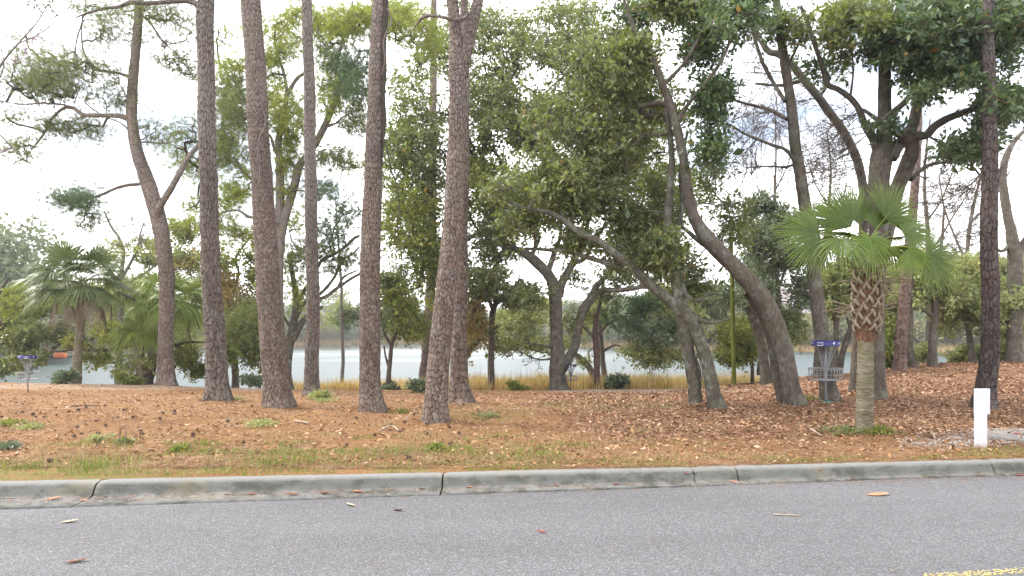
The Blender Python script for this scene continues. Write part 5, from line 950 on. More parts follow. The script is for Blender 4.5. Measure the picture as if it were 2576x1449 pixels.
# ---- palms
def palm_leaf_mat(name, a, b, tr):
    m = M(name); at = m.attr(); c = m.mix(at[0], a, b); c = m.mix(1.0, c, m.ramp(m.noise(30, 3), [(.3, .85), (.7, 1.15)]), 'MULTIPLY'); m.base(c, .42, .45)
    t_ = m.n('ShaderNodeBsdfTranslucent'); m.l(m.mix(.5, c, tr), t_.inputs[0]); x = m.n('ShaderNodeMixShader'); x.inputs[0].default_value = .22; m.l(m.b.outputs[0], x.inputs[1]); m.l(t_.outputs[0], x.inputs[2]); m.l(x.outputs[0], m.out.inputs[0]); return m.m
PF = palm_leaf_mat('palm frond green', (.028, .060, .003), (.140, .195, .012), (.18, .27, .01)); PFY = palm_leaf_mat('young palm frond', (.065, .125, .008), (.19, .25, .02), (.22, .30, .02))
PFD = palm_leaf_mat('far palm frond green', (.030, .055, .012), (.165, .21, .060), (.16, .22, .03)); PFL = palm_leaf_mat('lime palm frond', (.13, .19, .025), (.27, .33, .07), (.33, .38, .05)); PFB = palm_leaf_mat('dead palm frond', (.12, .085, .06), (.27, .21, .155), (.2, .13, .07))
def frond(hub, axis, nrm, Rr, start=None, spread=120, n=38, droop=.08, w0=1.15, curl=.15, split=.5, pr=.009):
    axis = np.array(axis, float); axis /= np.linalg.norm(axis); nrm = np.array(nrm, float); nrm -= nrm.dot(axis)*axis; nrm /= np.linalg.norm(nrm); side = np.cross(nrm, axis)
    V, Fq, A = [], [], []; st = np.array([0, .2, .42, .62, .8, .92, 1.0]); da = 2*R(spread)/n; o = 0
    for k in range(n):
        a = -R(spread)+(k+.5)*da+rng.normal()*da*.12; ln = Rr*(.62+.38*math.cos(a*.62))*rng.uniform(.9, 1.06); dr = axis*math.cos(a)+side*math.sin(a); sd = -axis*math.sin(a)+side*math.cos(a)
        bend = rng.uniform(.5, 1.5); tw = rng.normal()*.25
        for t in st:
            r_ = t*ln; wh = min(math.tan(da/2)*r_*1.06, math.tan(da/2)*split*ln*1.06)
            if t > split: wh *= max(0.04, 1-((t-split)/(1-split))**1.2)
            wh *= w0; c = np.array(hub)+dr*r_-nrm*curl*Rr*(t**2)*(.4+.6*abs(math.sin(a)))*1.0; c[2] -= droop*Rr*bend*t**3; s2 = sd*math.cos(tw*t)+nrm*math.sin(tw*t)
            ff = nrm*wh*.9*(1 if t > .05 else 0); V += [c-s2*wh, c+ff, c+s2*wh]; tn = .1+.6*t+rng.uniform(-.22, .22); A += [(tn, 0)]*3
        for i in range(len(st)-1):
            b = o+i*3; Fq += [(b, b+1, b+4, b+3), (b+1, b+2, b+5, b+4)]
        o += len(st)*3
    parts = [(np.array(V), np.array(Fq))]
    if start is not None:
        s_ = np.array(start, float); h = np.array(hub); mid = (s_+h)/2+np.array([0, 0, .06*np.linalg.norm(h-s_)]); p = resample([(*s_, pr*1.5), (*mid, pr), (*h, pr*.8), (*(h+axis*Rr*.3-nrm*curl*Rr*.05), pr*.3)], .08); TV, TF = tube(p, 5); parts.append((TV, TF)); A += [(.9, 0)]*len(TV)
    return parts, np.array(A)
def add_frond(root, org, mat, *a, **k):
    parts, A = frond(*a, **k); return link('frond', make_mesh('frond', parts, mat, False, A, org), root)

m = M('ringed palm trunk'); hz = m.noise(30, 4, .6, m.co((.25, .25, 1.6))); c = m.ramp(m.mix(.35, hz, m.noise(5, 4)), [(.36, (.085, .07, .045)), (.5, (.17, .145, .10)), (.64, (.26, .235, .175))]); c = m.mix(m.ramp(m.noise(3, 3), [(.48, 0.), (.6, .5)]), c, (.12, .12, .055)); m.base(c, .9, .15); m.bump(hz, 1.0, .03); PT = m.m
m = M('boot fibre'); m.base(m.ramp(m.noise(24, 5, .7, m.co((1, 1, .4))), [(.3, (.06, .033, .02)), (.55, (.16, .088, .052)), (.75, (.24, .145, .092))]), .95, .1); m.bump(m.noise(60, 4), .8, .02); FIB = m.m
m = M('dry palm boot'); m.base(m.ramp(m.mix(.5, m.island(), m.noise(20, 4)), [(.25, (.07, .05, .034)), (.5, (.175, .135, .092)), (.75, (.27, .22, .16))]), .85, .2); BOOT = m.m
d = 10.2; d = hit(2175, 1086); K = d/F; b = P(2175, 1086, d); zb = float(ground_z(b[0], b[1])); org = np.array([b[0], b[1], zb])
palm = thing('sabal_palm', tuple(org), 'young cabbage palm with bright green fans and criss-cross boots in front of the big oak', 'palm tree')
tr = [(*P(2174, 1110, d), 19.5*K), (*P(2174, 1086, d), 20*K), (*P(2175, 1020, d), 20.5*K), (*P(2176, 950, d), 19.5*K), (*P(2177, 890, d), 18.5*K), (*P(2178, 840, d), 18.5*K), (*P(2180, 760, d), 21*K), (*P(2183, 690, d), 19*K), (*P(2187, 640, d), 11*K), (*P(2189, 610, d), 5*K)]
p = resample(tr, .022, .05); s_ = np.cumsum(np.ones(len(p))*.022); ringm = 1+.06*(np.abs((s_*9) % 1-.5)*2-.5)[:, None]+.02*(fbm(s_[:, None]*30, np.cos(np.arange(28)/28*6.283)[None]*2, 4)-.5)
V, Fq = tube(p, 28, ringm); link('trunk', make_mesh('trunk', [(V, Fq)], PT, True, None, org), palm)
p = resample([(*P(2178, 862, d), 18*K), (*P(2178, 835, d), 22*K), (*P(2179, 800, d), 27*K), (*P(2181, 740, d), 29*K), (*P(2184, 680, d), 20*K)], .03, .1); V, Fq = tube(p, 22, 1+.18*(fbm(np.arange(len(p))[:, None]*.9, np.cos(np.arange(22)/22*6.283)[None]*4, 8, 3)-.5)*2); link('fibre_sleeve', make_mesh('fibre_sleeve', [(V, Fq)], FIB, True, None, org), palm)
# boots: crossing split stubs, then long dry stalks
for k in range(64):
    lvl = k/64; vv = 838-lvl*165; th = k*2.39996; c = P(2180+lvl*5, vv, d); rad = (25+7*math.sin(lvl*3))*K; ca, sa = math.cos(th), math.sin(th); hs_ = .16+.05*rng.random()
    base = c+np.array([ca*rad*.8, sa*rad*.8, 0]); parts = []
    for sg in (-1, 1):
        tv = np.array([-sa, ca, 0])*sg; st_ = base+tv*.055+np.array([ca, sa, 0])*.01; en = base+np.array([ca, sa, 0])*(.045+.02*rng.random())-tv*.01+np.array([0, 0, hs_*.75])
        parts.append(capped(resample([(*st_, .022), (*((st_+en)/2+np.array([ca, sa, 0])*.03), .023), (*en, .014)], .05), 5))
    link('boot', make_mesh('boot', parts, BOOT, False, None, org), palm)
for k in range(70):
    lvl = rng.random(); vv = 812-lvl*150; th = k*2.39996+.4; c = P(2181+lvl*5, vv, d); ln = rng.uniform(.32, .62)*(1 if lvl > .15 else .8); ca, sa = math.cos(th), math.sin(th)*.9; up_ = rng.uniform(-.2, .42)*ln+lvl*.04
    p = resample([(c[0]+ca*.1, c[1]+sa*.1, c[2], .020), (c[0]+ca*ln*.6, c[1]+sa*ln*.6, c[2]+up_*.5+.02, .0125), (c[0]+ca*ln, c[1]+sa*ln, c[2]+up_, .008)], .06); link('dry_stalk', make_mesh('dry_stalk', [capped(p, 5)], BOOT, False, None, org), palm)
for k in range(60):   # ragged fibres at the sleeve's foot
    if k: continue
    parts = []
    for j in range(70):
        th = rng.random()*6.28; c = P(2178, rng.uniform(800, 870), d); r_ = 22*K; parts.append(tube([(c[0]+math.cos(th)*r_, c[1]+math.sin(th)*r_, c[2], .005), (c[0]+math.cos(th)*(r_+.03)+rng.normal()*.02, c[1]+math.sin(th)*(r_+.03), c[2]-rng.uniform(.02, .09), .0035), (c[0]+math.cos(th)*(r_+.025)+rng.normal()*.03, c[1]+math.sin(th)*(r_+.03), c[2]-rng.uniform(.08, .16), .001)], 3))
    link('fibres', make_mesh('fibres', parts, FIB, False, None, org), palm, kind='stuff')
C0 = P(2188, 640, d)
def FR(hu, hv, dd, ax, nr, Rp, mat=PF, **k):
    h = P(hu, hv, d+dd); k.setdefault('spread', 80); k.setdefault('curl', .12)
    add_frond(palm, org, mat, h, (ax[0], ax[2] if len(ax) > 2 else 0, -ax[1]), nr, Rp*K*1.08, start=C0+np.array([rng.normal()*.03, rng.normal()*.03, rng.uniform(-.05, .1)]), **k)
FR(2062, 590, -.25, (-1, .08, -.1), (.1, -1, .35), 118, spread=98, n=44)
FR(2140, 572, -.1, (-.62, -.8, .1), (-.2, -1, .2), 124, spread=62, n=38)
FR(2162, 566, .1, (-.05, -1, .15), (.1, -1, .3), 108, spread=48, n=28)
FR(2226, 550, 0, (.62, -.66, .1), (.3, -1, .1), 112, spread=75, n=40)
FR(2270, 585, -.1, (1, .02, 0), (-.1, -1, .8), 92, spread=85, n=40)
FR(2330, 642, -.1, (.88, .42, 0), (.15, -1, .35), 108, spread=88, n=44)
FR(2288, 622, -.3, (.25, 1, -.1), (0, -1, .1), 74, PFY, spread=62, n=28, droop=.2)
FR(2191, 606, -.45, (-.1, 1, -.25), (0, -1, .3), 80, PFY, spread=165, n=52, droop=.3, split=.35)
FR(2200, 600, -.38, (.6, .8, -.3), (0, -1, .5), 76, PFY, spread=60, n=24, droop=.45, split=.35)
FR(2080, 592, .05, (.2, 1, 0), (0, -1, .1), 66, spread=70, n=26, droop=.2)
FR(2120, 600, -.5, (-.5, .5, -.6), (0, -.3, 1), 80, spread=90, n=34, droop=.4)
FR(2230, 600, .5, (.5, -.1, 1), (0, .3, 1), 100, spread=90, n=34)
FR(2150, 590, .5, (-.5, -.2, 1), (0, .3, 1), 100, spread=90, n=34)
FR(2205, 580, .1, (.15, -1, .1), (0, -1, .2), 90, spread=45, n=24)
FR(2110, 560, .35, (-.5, -.7, .5), (0, -.6, 1), 105, spread=80, n=34)
FR(2260, 570, .35, (.6, -.5, .5), (0, -.6, 1), 105, spread=80, n=34)
FR(2160, 625, .15, (-.6, .6, .2), (0, -.6, .8), 74, spread=70, n=28, droop=.3)
FR(2240, 620, .3, (.8, .3, .6), (0, .2, 1), 90, spread=80, n=30, droop=.3)

def far_palm(label, u, v, cu, cv, d, rad, nf, mat, trunk_w, dead=10, Rp=72, droop=.45, seedling=0, lo=-.75):
    K = d/F; b = P(u, v, d); zb = float(ground_z(b[0], b[1])); org = np.array([b[0], b[1], min(zb, b[2])]); root = thing('sabal_palm', tuple(org), label, 'palm tree', 'cabbage palms on the left bank')
    c = P(cu, cv, d); path = resample([(b[0], d, org[2]-.2, trunk_w*.6*K), (b[0]+(c[0]-b[0])*.1, d, org[2]+.3, trunk_w*.52*K), (b[0]+(c[0]-b[0])*.6, d, org[2]+(c[2]-org[2])*.5, trunk_w*.42*K), (c[0], d, c[2]-.3, trunk_w*.5*K), (c[0], d, c[2]+.1, trunk_w*.2*K)], .12, .15)
    link('trunk', make_mesh('trunk', [tube(path, 16, 1+.03*np.sin(np.arange(len(path))*2.1)[:, None])], PT, True, None, org), root)
    for k in range(nf):
        el = math.asin(np.clip(lo+(1.7)*(k+.5)/nf, -1, .97)); az = k*2.39996+rng.normal()*.2; dr = np.array([math.cos(el)*math.cos(az), math.cos(el)*math.sin(az), math.sin(el)]); rr = rad*K*rng.uniform(.75, 1.1)
        hub = c+dr*rr; hub[2] -= rr*.12; ax = dr+np.array([0, 0, -.25+.2*dr[2]]); nr = np.array([0, 0, 1.])+dr*.6 if el < .9 else np.array([0, -1, .3])
        isd = k < dead
        if isd: ax = dr*.3+np.array([0, 0, -1.]); nr = dr+np.array([0, 0, .2])
        add_frond(root, org, PFB if isd else mat, hub, ax, nr, Rp*K*rng.uniform(.85, 1.1)*(.75 if isd else 1), start=c+np.array([0, 0, rng.uniform(-.2, .1)]), spread=35 if isd else 105, n=16 if isd else 26, droop=droop*(1.4 if isd else rng.uniform(.3, 1.2)), curl=.25, split=.4, pr=.016, w0=1.1)
far_palm('cabbage palm with a skirt of dead brown fronds, leftmost of the palms', 190, 957, 206, 712, 31, 78, 44, PFD, 24, 12, 68)
far_palm('lime-green cabbage palm half hidden behind the bent pine', 404, 962, 428, 752, 33, 62, 40, PFL, 18, 4, 62, .7)
far_palm('smaller drooping yellow-green palm between the left palm and the bent pine', 354, 960, 356, 832, 32.5, 34, 20, PFL, 14, 4, 54, .8)

# orange float on the water
m = M('orange vinyl'); m.base(m.ramp(m.noise(3, 3), [(.3, (.75, .16, .04)), (.7, (.9, .26, .07))]), .5, .4); ORG = m.m
d = 100.; o = P(152, 889, d); t = thing('orange_float', (o[0], o[1], WATER), 'bright orange float on the green water behind the left palm', 'float')
V, Fq = tube(resample([(-.85, 0, .35, .05), (-.8, 0, .35, .36), (-.4, 0, .38, .42), (.0, 0, .36, .38), (.4, 0, .38, .42), (.8, 0, .33, .34), (.86, 0, .33, .05)], .1), 16); link('hull', make_mesh('hull', [(V, Fq)], ORG, True), t)
link('rib', make_mesh('rib', [tube([(-.02, 0, .37, .42), (.05, 0, .37, .42)], 16)], ORG), t)
def branch(name, pts, mat, label, cat):
    p = resample(pts, .06, .5); o = p[0, :3].copy(); return tag(link(name, make_mesh(name, [capped(p, 7)], mat, True, None, o), loc=tuple(o)), label, cat)

# ---- houses across the river
HW = simple('pale stucco', (.62, .60, .62), .8, .2, var=.04, scale=1); HW2 = simple('pinkish stucco', (.60, .53, .53), .8, .2, var=.04, scale=1); ROOF = simple('weathered roof', (.30, .24, .23), .8, .2); GLS = simple('dark window glass', (.10, .12, .15), .15, .6); TRIM = simple('white trim', (.78, .78, .78), .6)
def house(u, v, wpx, hpx, d, label, wall, cols, floors, porch=True, gable=True):
    w = wpx*d/F; h = hpx*d/F; o = P(u, v, d); r_ = thing('house', (o[0], o[1], o[2]-1.5), label, 'house'); dp = w*.7; h += 1.5
    parts = [box(-w/2, w/2, 0, dp, 0, h)]; link('wall', make_mesh('wall', parts, wall), r_)
    hv = .5; rz_ = h+w*.22; V = np.array([(-w/2-hv, -hv, h), (w/2+hv, -hv, h), (w/2+hv, dp+hv, h), (-w/2-hv, dp+hv, h), (-w*.22, dp/2, rz_), (w*.22, dp/2, rz_)])
    link('roof', make_mesh('roof', [(V, np.array([(0, 1, 5, 4), (2, 3, 4, 5)])), (V, np.array([(1, 2, 5), (3, 0, 4)])), box(-w/2-hv, w/2+hv, -hv, dp+hv, h-.18, h-.005)], ROOF), r_)
    for fl in range(floors):
        for c in range(cols):
            x = -w/2+(c+.5)*w/cols; z = h/floors*(fl+.38); ww, wh = w/cols*.2, h/floors*.24
            f = link('window', make_mesh('window', [box(x-ww-.08, x+ww+.08, -.06, .02, z-.08, z+2*wh+.08)], TRIM), r_); link('pane', make_mesh('pane', [box(x-ww, x-.04, -.10, -.05, z, z+2*wh), box(x+.04, x+ww, -.10, -.05, z, z+2*wh)], GLS), f)
    if porch:
        zf = h/floors*.95; link('porch', make_mesh('porch', [box(-w/2, w/2, -2.2, -.02, zf-.15, zf)]+[box(x-.1, x+.1, -2.2, -2.0, 0, h-.2) for x in np.linspace(-w/2+.15, w/2-.15, 5)], TRIM), r_)
        link('railing', make_mesh('railing', [box(-w/2, w/2, -2.16, -2.08, zf+.85, zf+.95)]+[box(x-.03, x+.03, -2.14, -2.09, zf, zf+.85) for x in np.linspace(-w/2+.3, w/2-.3, 22)], TRIM), r_)
house(2000, 826, 100, 78, 172, 'pale pinkish house with a railed balcony across the river, left of the basket tree', HW2, 4, 2)
house(2130, 836, 64, 66, 176, 'white house across the river between the basket and the palm trunk', HW, 3, 2, False)
house(2490, 836, 190, 120, 168, 'large white house across the river behind the dark pine at the right', HW, 7, 3)
house(2398, 852, 60, 40, 165, 'small pale house across the river left of the large white one', HW, 3, 1, False)
# ================================================================== GROUND COVER AND SMALL THINGS
def scatter(n, fx):
    """points on the ground, evenly in view: returns x, y, z"""
    s = rng.uniform(-.80, .80, n); y = fx(rng.random(n)); x = s*y; return x, y
# flat-lying leaves
def flat_kites(x, y, z, size, width, lift=.35, curl=.25):
    n = len(x); a = rng.random(n)*6.283; ax = np.column_stack([np.cos(a), np.sin(a), rng.normal(size=n)*lift]); ax /= np.linalg.norm(ax, axis=1)[:, None]
    nm = rng.normal(size=(n, 3))*lift+np.array([0, 0, 1.]); sd = np.cross(nm, ax); sd /= np.linalg.norm(sd, axis=1)[:, None]; u = np.cross(ax, sd)
    b = np.column_stack([x, y, z]); s = (size*np.exp(rng.normal(size=n)*.25))[:, None]; w = s*width
    V = np.stack([b, b+ax*s*.45+sd*w+u*s*curl*.5, b+ax*s, b+ax*s*.45-sd*w+u*s*curl*.5, b+ax*s*.5], 1)
    V = V[:, :4]; f = np.array([(0, 1, 2), (0, 2, 3)])
    return V.reshape(-1, 3), (f[None]+np.arange(n)[:, None, None]*4).reshape(-1, 3)
def gmat(name, stops, rough=.8, spec=.2):
    m = M(name); m.base(m.ramp(m.island(), stops), rough, spec); return m.m
LIT_PINK = gmat('fallen oak leaf', [(0, (.11, .055, .03)), (.2, (.195, .10, .053)), (.55, (.31, .172, .095)), (.85, (.39, .24, .145)), (1, (.52, .38, .26))])
LIT_OR = gmat('orange fallen leaf', [(0, (.15, .075, .038)), (.4, (.29, .145, .062)), (.75, (.42, .24, .12)), (1, (.52, .40, .28))])
NEED_L = gmat('fallen pine needle', [(0, (.055, .024, .013)), (.35, (.18, .085, .042)), (.75, (.34, .195, .10)), (1, (.52, .38, .25))])
# leaves over the right half and the middle
N = 90000; x, y = scatter(N, lambda q: 8.4+ (q**1.15)*25); S = x/y; r0 = y-y_back(x)
pr = smooth01((S-.0)/.2)*smooth01((r0-.9)/2.0)+.10*smooth01((r0-.2)/1)+.25*(S > -.1)*smooth01((y-14)/5); k = (rng.random(N) < pr) & (r0 > .06) & ~((y > 30) & (S < .25)); x, y = x[k], y[k]
tag(link('fallen_leaves', make_mesh('fallen_leaves', [flat_kites(x, y, ground_z(x, y)+.008, np.where(y > 16, .085, .066), .25)], LIT_PINK), kind='stuff'), 'carpet of dry pinkish-brown oak leaves on the ground at the right')
N = 22000; x, y = scatter(N, lambda q: 7.7+ (q**1.2)*22); r0 = y-y_back(x); k = (r0 > .04) & (rng.random(N) < .35+.6*(fbm(x*1.2, y*1.2, 61) > .5)); x, y = x[k], y[k]
tag(link('scattered_leaves', make_mesh('scattered_leaves', [flat_kites(x, y, ground_z(x, y)+.010, .060, .22, .5)], LIT_OR), kind='stuff'), 'scattered rusty leaves lying on the pine needles')
# needle thatch
N = 165000; x, y = scatter(N, lambda q: 7.6+ (q**1.35)*19); r0 = y-y_back(x); k = (r0 > -.03) & (rng.random(N) < .25+.75*(1-smooth01((x/y-.08)/.3)*smooth01((r0-1.6)/2))*(fbm(x*2.5, y*2.5, 71) > .36)); x, y = x[k], y[k]; n = len(x)
a = rng.random(n)*6.283; ln = rng.uniform(.08, .20, n); z = ground_z(x, y)+rng.uniform(.002, .02, n); dx, dy = np.cos(a)*ln, np.sin(a)*ln; w = np.where(y > 14, .0045, .0028)
V = np.stack([np.column_stack([x-np.sin(a)*w, y+np.cos(a)*w, z]), np.column_stack([x+np.sin(a)*w, y-np.cos(a)*w, z]), np.column_stack([x+dx, y+dy, np.maximum(z, ground_z(x+dx, np.maximum(y+dy, y_back(x+dx)))+.002)+rng.uniform(0, .02, n)])], 1).reshape(-1, 3)
tag(link('pine_needle_litter', make_mesh('pine_needle_litter', [(V, np.arange(n*3).reshape(n, 3))], NEED_L), kind='stuff'), 'thick litter of fallen orange pine needles under the pines')
# grass near the kerb
def blades(x, y, z, h, w, lean=.5):
    n = len(x); a = rng.random(n)*6.283; b = rng.random(n)*6.283; hh = h*rng.uniform(.5, 1.2, n); L_ = hh*lean*rng.random(n); c = np.column_stack([np.cos(a), np.sin(a), np.zeros(n)]); p = np.column_stack([x, y, z]); W = np.broadcast_to(w, (n,))[:, None]
    mid = p+np.column_stack([np.cos(b)*L_*.35, np.sin(b)*L_*.35, hh*.6]); tip = p+np.column_stack([np.cos(b)*L_, np.sin(b)*L_, hh])
    V = np.stack([p-c*W, p+c*W, mid+c*W*.7, mid-c*W*.7, tip], 1).reshape(-1, 3); i = np.arange(n)[:, None]*5
    return [(V, i+np.array([[0, 1, 2, 3]])), (np.zeros((0, 3)), np.zeros((0, 4), int))], (V, i+np.array([[3, 2, 4]]))
def blade_mesh(name, x, y, z, h, w, mat, lean=.5):
    q, t = blades(x, y, z, h, w, lean); V = q[0][0]
    me = bpy.data.meshes.new(name); Fc = np.concatenate([q[0][1], np.column_stack([t[1], t[1][:, 2:3]])])
    n = len(x); i = np.arange(n)[:, None]*5; tri = np.concatenate([i+[[0, 1, 2]], i+[[0, 2, 3]], i+[[3, 2, 4]]])
    if 'marsh' in name: V = V.reshape(-1, 5, 3)[:, [0, 1, 4]].reshape(-1, 3); tri = np.arange(n*3).reshape(n, 3)
    return make_mesh(name, [(V, tri)], mat)
G1 = leaf_mat('verge grass', [(0, (.07, .12, .02)), (.5, (.13, .20, .035)), (.85, (.24, .28, .07)), (1, (.38, .34, .17))], .35, (.28, .36, .05), .6, .2)
G2 = leaf_mat('dry verge grass', [(0, (.20, .17, .07)), (.5, (.32, .27, .14)), (1, (.46, .40, .26))], .3, (.4, .34, .15), .7, .15)
N = 80000; x, y = scatter(N, lambda q: 7.2+q*5.5); r0 = y-y_back(x); g1 = fbm(x*1.3, y*2.6, 81, 4); mk = (r0 > -.01) & (((r0 < .34+.35*fbm(x*2, y*0, 6)) & (g1 > .49)) | ((r0 < 2.6) & (x < 2) & (fbm(x*1.0, y*1.4, 83, 4) > .60))) & (rng.random(N) < .8)
x1, y1 = x[mk], y[mk]; tag(link('verge_grass', make_mesh('x', [(np.zeros((3, 3)), np.array([[0, 1, 2]]))], G1) if not len(x1) else blade_mesh('verge_grass', x1, y1, ground_z(x1, y1), np.where(y1-y_back(x1) < .5, .042, .06), .0034, G1, 1.2), kind='stuff'), 'short green grass growing along the kerb')
mk = (r0 > .1) & (r0 < 3.2) & (x < 3) & (fbm(x*.9, y*1.2, 91, 4) > .54) & (rng.random(N) < .35); x1, y1 = x[mk], y[mk]
tag(link('dry_grass', blade_mesh('dry_grass', x1, y1, ground_z(x1, y1), .07, .0026, G2, 1.1), kind='stuff'), 'thin dry straw-coloured grass among the needles')
# tufts that stand out: countable clumps
for u, v, h, n, mat, lb in [(270, 1172, .16, 130, G1, 'tall yellow-green grass tuft near the kerb at the far left'), (700, 1168, .16, 150, G1, 'tall grass tuft near the kerb below the first straight pine'), (235, 1180, .12, 80, G1, 'smaller grass tuft left of the tall one by the kerb'), (80, 1196, .09, 90, G1, 'low grass tuft at the kerb in the left corner'),
      (520, 1120, .10, 120, G1, 'pale grass tuft under the bent pine'), (1090, 1133, .09, 90, G1, 'bright green tuft on the needles below the nearest pine'), (1340, 1128, .08, 90, G1, 'spreading low green tuft right of the nearest pine'), (2205, 1093, .20, 40, G1, 'bladed green tuft right of the palm foot'), (1000, 1175, .07, 120, G1, 'low green clump by the kerb at centre left'), (1255, 1180, .06, 120, G1, 'low green clump by the kerb below the nearest pine')]:
    dd = hit(u, v); p = P(u, v, dd); q = rng.normal(size=(n, 2))*.075*(2.2 if 'low' in lb else 1); xx, yy = p[0]+q[:, 0]*1.5, np.maximum(p[1]+q[:, 1], y_back(p[0])+.02); z = ground_z(xx, yy); zc = float(ground_z(p[0], p[1]))
    me = blade_mesh('grass_tuft', xx-p[0], yy-p[1], z-zc, h, .003, mat, .8); tag(link('grass_tuft', me, loc=(p[0], p[1], zc)), lb, None, 'grass tufts on the verge', 'stuff')
# broad-leaved weeds
for u, v, w_, n, mat, lb in [(20, 1130, 30, 90, LEAF_GREYG, 'blue-green leafy weed at the left edge near the kerb'), (25, 1068, 30, 70, LEAF_BACK, 'green leafy weed at the left edge, higher up the slope'), (75, 1078, 28, 60, LEAF_PALE, 'pale leafy weed beside the one at the left edge'), (312, 1118, 14, 50, LEAF_OAK, 'dark green sprig beside a fallen twig hoop'), (450, 1135, 18, 60, LEAF_BACK, 'green weed between the two grass tufts'),
      (655, 1070, 42, 100, LEAF_PALE, 'flat patch of pale leaves in front of the thickest pine'), (820, 1010, 34, 80, LEAF_PALE, 'pale leafy weeds at the foot of the slim grey pine'), (1095, 1132, 16, 60, LEAF_BACK, 'green sprig by the bright tuft below the nearest pine'), (1225, 1050, 40, 60, LEAF_OAK, 'dark low leaves right of the nearest pine'), (2115, 1088, 60, 90, LEAF_OAK, 'dark leafy cover left of the palm foot'),
      (2200, 1088, 40, 110, LEAF_BACK, 'green leafy cover right of the palm foot'), (2030, 1005, 26, 60, LEAF_BACK, 'green leaves between the twin-trunked oak and the basket'), (1010, 1040, 16, 40, LEAF_BACK, 'small green sprig right of the mauve pine'), (600, 1005, 26, 40, LEAF_PALE, 'pale sprigs at the foot of the first straight pine'), (250, 1108, 30, 40, LEAF_PALE, 'thin pale weed right of centre of the left verge')]:
    dd = hit(u, v); p = P(u, v, dd); k_ = dd/F; zc = float(ground_z(p[0], p[1])); C = np.column_stack([rng.normal(size=n)*w_*k_*.45, rng.normal(size=n)*w_*k_*.6, rng.uniform(.01, .06, n)]); C[:, 1] = np.maximum(C[:, 1], y_back(p[0])+.06-p[1])
    tag(link('weed', make_mesh('weed', [leaves(C, 5, .03, .055, .012, up=1.2, flat=.4)], mat), loc=(p[0], p[1], zc)), lb, None, 'leafy weeds on the verge', 'stuff')
# marsh grass
MG = leaf_mat('marsh grass', [(0, (.30, .23, .09)), (.3, (.48, .34, .12)), (.6, (.64, .50, .25)), (.85, (.66, .60, .38)), (1, (.34, .38, .14))], .35, (.55, .36, .10), .7, .15)
MG2 = leaf_mat('tall marsh stalk', [(0, (.16, .12, .11)), (1, (.38, .30, .26))], .2, (.4, .3, .2), .7, .15)
N = 70000; s = rng.uniform(-.34, .37, N); y = rng.uniform(37.5, 48, N); x = s*y; z = ground_z(x, y); k = (z < -1.28+.1*(fbm(x*.5, y*.5, 3)-.5)) & (z > -2.1) & (rng.random(N) < .12+.8*(fbm(x*.6, y*.8, 33) > .47)); x, y, z, s = x[k], y[k], z[k], s[k]
h = np.where(s < -.12, .62, .78)*(.55+.9*fbm(x*1.7, y*1.7, 8))*np.random.default_rng(4).uniform(.6, 1.25, len(x))
tag(link('marsh_grass', blade_mesh('marsh_grass', x, y, z, h, .022, MG, .3), kind='stuff'), 'golden marsh grass along the near edge of the river')
k = rng.random(len(x)) < .02; k &= s > -.1
tag(link('marsh_stalks', blade_mesh('marsh_stalks', x[k], y[k], z[k], 1.6, .009, MG2, .12), kind='stuff'), 'sparse tall grey stalks standing above the marsh grass')
N = 26000; s = rng.uniform(-.95, .95, N); y = shore(s)-rng.uniform(-6, 6, N); x = s*y; z = np.maximum(ground_z(x, y, False), WATER-.1); k = (fbm(s*30, s*0, 12) > .3); x, y, z = x[k], y[k], z[k]
MGF = leaf_mat('far marsh grass', [(0, (.24, .18, .10)), (.5, (.36, .25, .14)), (.8, (.42, .33, .18)), (1, (.26, .28, .15))], .3, (.45, .32, .15), .8, .1)
tag(link('far_marsh_grass', blade_mesh('far_marsh_grass', x, y, z, 1.3, .12, MGF, .3), kind='stuff'), 'strip of tan marsh grass at the foot of the far bank')

# pine cones
m = M('pine cone scales'); m.base(m.ramp(m.noise(40, 3), [(.3, (.06, .04, .032)), (.7, (.17, .115, .09))]), .9, .15); CONE = m.m
def cone_mesh(sd):
    g = np.random.default_rng(sd); V, Fq = [], []
    core = tube(np.array([(0, 0, -.004, .002), (0, 0, .005, .018), (0, 0, .03, .022), (0, 0, .055, .014), (0, 0, .072, .002)]), 7); parts = [core]
    for k in range(34):
        q = k/34; th = k*2.39996; z = .004+q*.062; r_ = .020*math.sin(.5+q*2.3)+.006; out = .020*(1-q*.5)
        c, s_ = math.cos(th), math.sin(th); b = len(V); t_ = np.array([-s_, c, 0])*.008; p = np.array([c*r_*.6, s_*r_*.6, z]); e = np.array([c*(r_+out), s_*(r_+out), z+.010]); V += [p-t_, p+t_, e+t_*.6, e-t_*.6]; Fq.append((b, b+1, b+2, b+3))
    parts.append((np.array(V), np.array(Fq))); return make_mesh('pine_cone', parts, CONE)
cm = [cone_mesh(i) for i in range(3)]; g = np.random.default_rng(77); n = 0
cones = [(520, 1143), (130, 1165), (215, 1170), (240, 1062), (195, 1034), (218, 1029), (400, 1025), (260, 1023), (480, 1028), (405, 1058), (1075, 1097), (1128, 1078), (1258, 1052), (1010, 1090), (945, 1098), (1235, 1047), (1020, 1156), (185, 1411), (45, 1016), (55, 1040), (85, 1046), (330, 1055), (300, 1052), (570, 1066), (600, 1070), (900, 1055), (1080, 1070), (440, 1045), (350, 1088), (352, 1094)]
while len(cones) < 62: cones.append((g.uniform(0, 1300), 1000+130*g.random()**1.2))
